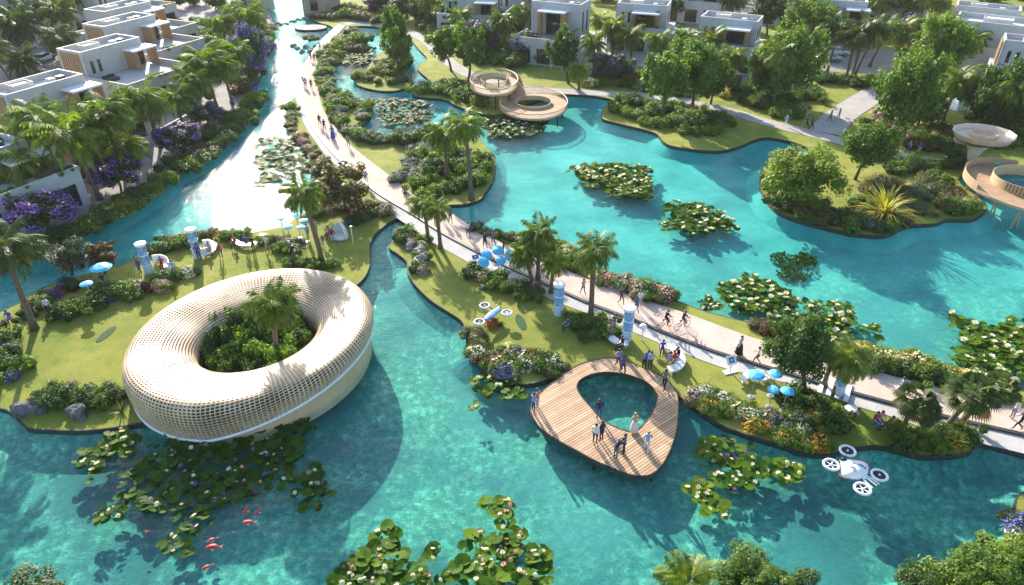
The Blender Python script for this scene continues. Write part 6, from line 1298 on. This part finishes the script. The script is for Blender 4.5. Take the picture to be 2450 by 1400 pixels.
def body_mesh(kind):
    J = {k: Vector(v) for k, v in pose(kind).items()}; names = list(J); ix = {n: i for i, n in enumerate(names)}
    E = [('pel', 'spi'), ('spi', 'che'), ('che', 'nek'), ('nek', 'hea'), ('hea', 'top')]
    for s in 'lr': E += [('che', 'sh' + s), ('sh' + s, 'el' + s), ('el' + s, 'wr' + s), ('wr' + s, 'ha' + s), ('pel', 'hi' + s), ('hi' + s, 'kn' + s), ('kn' + s, 'an' + s), ('an' + s, 'to' + s)]
    me = bpy.data.meshes.new('sk'); me.from_pydata([J[n] for n in names], [(ix[a], ix[b]) for a, b in E], []); o = bpy.data.objects.new('sk', me); COL.objects.link(o)
    md = o.modifiers.new('s', 'SKIN'); me.skin_vertices or None
    bpy.context.view_layer.objects.active = o
    if not me.skin_vertices:
        import bmesh; bm = bmesh.new(); bm.from_mesh(me); bm.verts.layers.skin.verify(); bm.to_mesh(me); bm.free()
    for n, sv in zip(names, me.skin_vertices[0].data):
        r = RADS[n] if n in RADS else RADS[n[:2]]; sv.radius = (r, r * (.8 if n in ('che', 'spi', 'pel') else 1)); sv.use_root = (n == 'pel')
    ss = o.modifiers.new('d', 'SUBSURF'); ss.levels = 1; ss.render_levels = 1
    dg = bpy.context.evaluated_depsgraph_get(); ev = o.evaluated_get(dg); m2 = bpy.data.meshes.new_from_object(ev); bpy.data.objects.remove(o)
    mb = MB(); mb.v = [tuple(v.co) for v in m2.vertices]
    segs = [(J[a], J[b], 0 if (a in ('nek', 'hea') or b in ('nek',) and False or a[:2] == 'wr' or (a[:2] == 'el' and kind in ('walk', 'sit'))) else 3 if a[:2] == 'an' else 2 if (a[:2] in ('hi', 'kn') or b[:2] == 'hi') else 1) for a, b in E]
    for p in m2.polygons:
        c = p.center; best = 9; sl_ = 1
        for a, b, t in segs:
            d = b - a; u = max(0, min(1, (c - a).dot(d) / max(d.length_squared, 1e-9))); q = (c - a - d * u).length
            if q < best: best, sl_ = q, t
        mb.f.append(tuple(p.vertices)); mb.m.append(sl_)
    for s, sg in (('l', -1), ('r', 1)):            # five unequal, slightly bent fingers on each hand
        w, h = J['wr' + s], J['ha' + s]; d = (h - w).normalized(); sd = d.cross(Vector((sg, .2, .1))).normalized(); nn = d.cross(sd)
        for i, L in enumerate((.066, .078, .074, .058)):
            b0 = h + d * .02 + sd * (.024 - .016 * i); mb.tube([b0, b0 + d * L * .55 + nn * .004, b0 + d * L * .9 + nn * .022], [.0085, .008, .006], 5, 0)
        b0 = h - d * .02 + sd * .03; mb.tube([b0, b0 + sd * .028 + d * .022, b0 + sd * .034 + d * .05], [.010, .009, .007], 5, 0)
    hd = J['hea']; up_ = (J['top'] - J['nek']).normalized(); fw = Vector((0, 1, 0)); fw = (fw - up_ * fw.dot(up_)).normalized(); sdv = fw.cross(up_)
    fc = hd + up_ * .015; mb.add([fc + fw * .088 + up_ * .03, fc + fw * .088 - up_ * .022 + sdv * .016, fc + fw * .088 - up_ * .022 - sdv * .016, fc + fw * .122 - up_ * .016], [(0, 1, 3), (0, 3, 2), (1, 2, 3)], 0)
    for s in (-1, 1): mb.blob(fc + fw * .086 + sdv * .034 * s + up_ * .022, (.012, .009, .008), 1, 0, 1, 3); mb.blob(fc + sdv * .098 * s, (.014, .022, .03), 1, 0, 1, 0)
    mb.blob(fc + fw * .088 - up_ * .048, (.026, .008, .007), 1, 0, 1, 2)
    me = bpy.data.meshes.new('person_' + kind); me.from_pydata(mb.v, [], mb.f)
    for _ in range(4): me.materials.append(None)
    me.polygons.foreach_set('material_index', mb.m); me.shade_smooth(); me.update()
    hair = MB(); hair.blob(hd + up_ * .045 - fw * .018, (.108, .112, .092), 2, .08); hm = bpy.data.meshes.new('hair_' + kind); hm.from_pydata(hair.v, [], hair.f); hm.materials.append(None); hm.shade_smooth()
    return me, hm, J
BODY = {k: body_mesh(k) for k in ('stand', 'walk', 'bend', 'hold', 'sit', 'cycle', 'recline')}
def cm(n, c): return mat('cloth_' + n, c, tuple(x * .75 for x in c), 9, .85, coord='Object', spec=.2)
CL = dict(white=cm('white', (.68, .68, .70)), navy=cm('navy', (.025, .03, .085)), blue=cm('blue', (.06, .10, .40)), lblue=cm('light_blue', (.30, .42, .60)), black=cm('black', (.018, .018, .02)), grey=cm('grey', (.18, .18, .20)), purple=cm('purple', (.12, .08, .30)), lav=cm('lavender', (.38, .32, .52)), red=cm('red', (.48, .04, .05)), pink=cm('pink', (.62, .30, .32)), brown=cm('brown', (.12, .07, .05)), tan=cm('tan', (.45, .34, .24)), denim=cm('denim', (.07, .11, .20)), cyan=cm('cyan', (.10, .34, .48)))
SKIN = [mat('skin_warm', (.42, .24, .16), None, 5, .55, coord='Object'), mat('skin_brown', (.24, .13, .08), None, 5, .55, coord='Object'), mat('skin_light', (.55, .36, .27), None, 5, .55, coord='Object')]
HAIR = [mat('black_hair', (.012, .010, .009), None, 8, .5, coord='Object'), mat('brown_hair', (.07, .04, .022), None, 8, .5, coord='Object'), mat('blond_hair', (.38, .26, .12), None, 8, .5, coord='Object')]
def person(px, kind, face, topc, botc, label, skirt=None, z=LZ + .17, scale=1.0, hair=0, extra=None):
    """face: heading in degrees, 0 looks away from the camera (+Y), 90 to the left"""
    i = len(S.objects); p = P(px[0], px[1], z); t = thing('person', label, 'person', p, R(face), 'people in the park'); me, hm, J = BODY[kind]
    b = use('body', me, [SKIN[i % 3], CL[topc], CL[botc], CL['black']], t); h = use('hair', hm, [HAIR[hair]], t); t.scale = (scale,) * 3
    if skirt:
        m = MB(); zb = {'long': .12, 'knee': .48}[skirt]; n = 12; m.lathe([(.15, .98), (.19, .85), (.24, .6), (.29, zb)] if skirt == 'long' else [(.15, .98), (.2, .8), (.27, zb)], n, 0, (0, J['pel'].y, 0)); m.build('skirt', CL[botc], t, True)
    if extra == 'bag': m = MB(); m.bx(-.42, -.30, -.15, .15, .5, .78); m.tube([(-.36, -.1, .78), (-.27, 0, .98), (-.36, .1, .78)], .012, 4); tag(m.build('shoulder_bag', CL['brown'], None, False, p), 'brown bag hanging beside ' + label.split(' with')[0].split(' in ')[0], 'bag')
    return t
def bicycle(px, face, label, z=LZ + .155):
    t = thing('bicycle', label, 'bicycle', P(px[0], px[1], z), R(face), 'bicycles on the promenade'); m = MB(); a, b_, c, d, e = (0, -.52, .34), (0, -.05, .30), (0, -.22, .82), (0, .36, .84), (0, .54, .34)
    for s in ((a, b_), (b_, c), (c, d), (b_, d), (a, c), (d, e)): m.tube(s, .02, 6)
    m.build('frame', M_steel, t); m = MB(); m.tube([(-.26, .42, 1.0), (0, .36, 1.02), (.26, .42, 1.0)], .016, 6); m.tube([(0, .36, .84), (0, .36, 1.02)], .016, 6); m.build('handlebar', M_steel, t); m = MB(); m.blob((0, -.24, .90), (.08, .14, .04), 2, .1); m.build('saddle', M_black, t)
    for y in (-.52, .54):
        m = MB(); lp = [(0, y + .33 * math.cos(w), .34 + .33 * math.sin(w)) for w in np.linspace(0, 2 * PI, 24, endpoint=False)]; N = len(lp); n = 6; vs = []
        for i, w in enumerate(np.linspace(0, 2 * PI, 24, endpoint=False)):
            for k in range(n): u = 2 * PI * k / n; r = .33 + .02 * math.cos(u); vs.append((.02 * math.sin(u), y + r * math.cos(w), .34 + r * math.sin(w)))
        m.add(vs, [(i * n + k, i * n + (k + 1) % n, ((i + 1) % N) * n + (k + 1) % n, ((i + 1) % N) * n + k) for i in range(N) for k in range(n)]); w_ = m.build('wheel', M_tyre, t); m = MB()
        for q in range(8): w = q * PI / 4; m.tube([(0, y, .34), (0, y + .32 * math.cos(w), .34 + .32 * math.sin(w))], .006, 4)
        m.build('spokes', M_rim, w_)
pz, gz, dz_ = LZ + .155, LZ + .01, DZ + .01
for a in [
 ((745, 147), 'walk', 30, 'navy', 'black', 'person in dark clothes, left of two at the top of promenade'), ((753, 150), 'walk', 20, 'grey', 'denim', 'person in grey, right of two at the top of promenade'),
 ((766, 121), 'stand', 160, 'lblue', 'grey', 'person in pale blue standing near the round terrace'), ((727, 206), 'walk', 200, 'black', 'black', 'person in black leading three at the promenade bend'), ((733, 211), 'walk', 200, 'lav', 'grey', 'person in lavender, middle of three at the promenade bend'), ((746, 214), 'walk', 195, 'navy', 'black', 'person in navy, right of three at the promenade bend'),
 ((766, 302), 'walk', 210, 'black', 'denim', 'person in black top, left of four strolling beside the hedge'), ((777, 313), 'walk', 210, 'navy', 'navy', 'person in navy, second of four strolling beside the hedge'), ((793, 305), 'stand', 180, 'brown', 'black', 'person in brown beside the strolling woman in blue'),
 ((878, 441), 'walk', 20, 'lav', 'white', 'person in lavender walking alone beside the brown tree'), ((970, 478), 'walk', 190, 'grey', 'black', 'person in grey walking beside the shrub island'),
 ((1061, 531), 'walk', 200, 'lblue', 'denim', 'person in light blue, left of the pair past the inlet'), ((1078, 534), 'walk', 200, 'navy', 'grey', 'person in navy, right of the pair past the inlet'),
 ((1161, 594), 'walk', 25, 'navy', 'black', 'person in dark blue behind the petal parasols'), ((1181, 586), 'walk', 20, 'grey', 'denim', 'person in grey nearest the hedge behind petal parasols'), ((1205, 608), 'stand', 90, 'brown', 'black', 'person in brown standing right of the petal parasols'),
 ((1120, 566), 'walk', 205, 'white', 'denim', 'person in white strolling between the palm pair and petal parasols'), ((1395, 705), 'walk', 30, 'tan', 'denim', 'person in tan walking behind the tall straight palm'), ((2150, 945), 'walk', 60, 'lblue', 'navy', 'person in light blue on the promenade behind the fan palms'), ((834, 352), 'walk', 205, 'tan', 'grey', 'person in tan below the woman in long blue dress'),
 ((1485, 728), 'walk', 215, 'brown', 'grey', 'person in maroon brown walking beside the pink flower bank'), ((1521, 748), 'walk', 30, 'blue', 'blue', 'person in blue clothes between column and flower bank'), ((1530, 734), 'stand', 200, 'white', 'tan', 'person in pale clothes behind the person in blue'),
 ((1809, 871), 'walk', 60, 'white', 'brown', 'person in white shirt striding over the kerb by parasols'),
 ((2433, 1028), 'walk', 60, 'black', 'black', 'person in black running at the right frame edge'), ((2420, 1000), 'stand', 90, 'white', 'grey', 'person in white at the right frame edge behind the fan palm')]: person(*a, z=pz)
person((797, 333), 'stand', 200, 'blue', 'blue', 'woman in long blue dress on the upper promenade', 'long', pz, 1.1, 1)
person((1767, 848), 'walk', 30, 'lblue', 'black', 'woman in blue top and long dark skirt on the promenade', 'long', pz, 1.08, 0)
for px, tc, bc, lb, lb2 in [((1590, 784), 'black', 'black', 'bicycle ridden by the dark-clad cyclist on the left', 'cyclist in dark green-black clothes, left of the two'), ((1631, 786), 'navy', 'grey', 'bicycle ridden by the cyclist on the right', 'cyclist in navy jacket riding right of the other')]:
    bicycle(px, -62, lb); person(px, 'cycle', -62, tc, bc, lb2, None, pz)
for a in [
 ((1276, 986), 'hold', -60, 'lav', 'denim', 'person in lavender at the left corner of the deck'), ((1286, 976), 'hold', 60, 'tan', 'lav', 'person in tan at the left corner of the deck'),
 ((1432, 1002), 'stand', 10, 'navy', 'denim', 'man in dark top at the water opening of the deck'), ((1423, 1062), 'stand', -30, 'white', 'navy', 'person in white shirt, left of the couple on the deck'), ((1438, 1055), 'stand', 40, 'navy', 'navy', 'person in navy, right of the couple on the deck'),
 ((1472, 1096), 'bend', -60, 'navy', 'denim', 'person in navy bending forward near the deck front edge'), ((1492, 1086), 'hold', 70, 'grey', 'black', 'person in grey facing the bending one on the deck'),
 ((1546, 1080), 'walk', -10, 'lblue', 'white', 'blond woman in pale coat on the right of the deck'), ((1478, 880), 'walk', 190, 'lav', 'navy', 'man in lavender shirt stepping onto the deck, left'), ((1489, 896), 'walk', 190, 'purple', 'navy', 'person in purple stepping onto the deck, right'),
 ((1588, 930), 'walk', 150, 'grey', 'black', 'person in dark suit walking on the right deck arm')]: person(*a, z=dz_, hair=2 if 'blond' in a[5] else 0, scale=1.08)
person((1516, 1034), 'stand', 20, 'tan', 'white', 'woman in white long skirt at the deck water opening', 'long', dz_, 1.05, 2)
for a in [
 ((1540, 884), 'bend', -40, 'purple', 'black', 'person in purple bending beside the deck lawn edge'), ((1554, 884), 'stand', 10, 'lblue', 'black', 'man in pale blue shirt on the lawn above deck'), ((1582, 856), 'stand', 180, 'purple', 'purple', 'person in purple suit standing at the round white bench'),
 ((1487, 836), 'sit', 120, 'black', 'black', 'person in black seated on the long curved bench'), ((1456, 802), 'sit', 220, 'tan', 'lblue', 'person in tan seated at the far end of long bench'), ((1468, 793), 'stand', 200, 'brown', 'lav', 'person in brown standing behind the long curved bench'),
 ((1598, 876), 'sit', -60, 'lav', 'pink', 'person in lavender top seated inside the round bench'), ((1612, 872), 'sit', 60, 'red', 'grey', 'person in red seated inside the round white bench'), ((1620, 862), 'sit', 120, 'black', 'black', 'person in black seated at the back of round bench'),
 ((1359, 790), 'sit', 120, 'blue', 'navy', 'person in blue seated by the orange flower bed'),
 ((2034, 992), 'recline', 60, 'tan', 'brown', 'person in tan reclining on the grass by fan palms'), ((2088, 1018), 'sit', 200, 'red', 'blue', 'person in red top and blue shorts seated by fan palms'), ((2100, 1016), 'sit', 180, 'pink', 'grey', 'person in pink top seated beside the red-topped one'), ((2118, 1018), 'recline', 100, 'brown', 'black', 'person in rust clothes reclining left of the fan palms'),
 ((564, 592), 'sit', 170, 'red', 'black', 'person in red seated at the left end of lawn bench'), ((592, 600), 'stand', 170, 'blue', 'grey', 'person in blue standing before the lawn bench'), ((608, 602), 'stand', 165, 'black', 'black', 'person in black standing before the lawn bench'),
 ((478, 622), 'stand', 200, 'purple', 'navy', 'person in purple standing beside the second column'), ((503, 606), 'sit', 200, 'lav', 'tan', 'person in lavender seated on the hook-shaped bench'), ((390, 642), 'sit', 200, 'red', 'red', 'person in red seated right of the leftmost column'), ((337, 655), 'stand', 160, 'purple', 'denim', 'person in purple standing left of the leftmost column'),
 ((757, 562), 'stand', 200, 'lav', 'grey', 'person in lavender behind the slender lawn palm'), ((789, 568), 'sit', 150, 'lav', 'black', 'person in lavender seated left of the shell seat'), ((796, 574), 'sit', 200, 'red', 'white', 'person in red sitting against the shell seat'), ((738, 572), 'stand', 150, 'lav', 'grey', 'person in pale lavender beside the visible parasol pole'), ((774, 588), 'stand', 180, 'navy', 'purple', 'child in dark clothes on the lawn before the shell seat'),
 ((640, 600), 'walk', 150, 'white', 'tan', 'person in white crossing the lawn right of the lawn bench'), ((530, 618), 'stand', 200, 'red', 'denim', 'person in red top standing between second column and lawn bench'), ((420, 662), 'stand', 190, 'lblue', 'grey', 'person in light blue beside the flower bed of first column'), ((700, 612), 'sit', 190, 'navy', 'black', 'person in navy seated on the lawn below the five parasols'),
 ((121, 753), 'stand', 190, 'white', 'navy', 'man in white shirt and dark trousers on left lawn'), ((84, 748), 'sit', 200, 'brown', 'grey', 'person in brown seated beside the man in white shirt'), ((70, 738), 'sit', 150, 'grey', 'black', 'person in grey seated by the shore left of white shirt'), ((28, 772), 'sit', 180, 'blue', 'blue', 'person in blue seated at the left frame edge lawn'), ((230, 690), 'sit', 160, 'grey', 'grey', 'person in grey seated under the turquoise parasol'), ((250, 682), 'sit', 220, 'brown', 'lav', 'person in brown seated right of the turquoise parasol'),
 ((2143, 362), 'walk', 200, 'purple', 'purple', 'person in purple, left of three on the peninsula path'), ((2172, 366), 'walk', 60, 'cyan', 'purple', 'person in cyan top, middle of three on peninsula path'), ((2196, 371), 'walk', 60, 'purple', 'lblue', 'person in purple top, right of three on peninsula path'),
 ((1985, 292), 'walk', 40, 'navy', 'black', 'person in dark clothes, left of the pair on branching path'), ((2005, 288), 'walk', 40, 'grey', 'lblue', 'person in grey, right of the pair on branching path'), ((2083, 232), 'walk', 30, 'lav', 'grey', 'person in lavender farther up the branching path'), ((2118, 205), 'stand', 180, 'blue', 'navy', 'person in blue at the top of the branching path'), ((1928, 308), 'walk', 240, 'black', 'black', 'person in black, left of two where the paths meet'), ((1940, 310), 'walk', 240, 'navy', 'black', 'person in navy, right of two where the paths meet'), ((1880, 302), 'walk', 80, 'lblue', 'white', 'person in pale clothes on the path behind the lake'), ((1794, 172), 'walk', 10, 'black', 'black', 'person in black on the lane beside timber loggia house')]: person(*a, z=gz + .02, scale=.75 if 'child' in a[5] else 1.05)
# ------------------------------------------------------------ thin warm haze in the air
hz = bpy.data.materials.new('thin_haze'); hz.use_nodes = True; hn, hl = hz.node_tree.nodes, hz.node_tree.links; hn.remove(hn['Principled BSDF'])
pv = hn.new('ShaderNodeVolumePrincipled'); pv.inputs['Color'].default_value = (1.0, .97, .92, 1); pv.inputs['Density'].default_value = .0001; pv.inputs['Anisotropy'].default_value = .2
hl.new(pv.outputs[0], hn['Material Output'].inputs['Volume'])
b_ = MB(); b_.bx(-320, 320, -45, 330, -2.2, 40.5); struct(b_.build('haze', hz), 'stuff')
print('objects', len(S.objects))
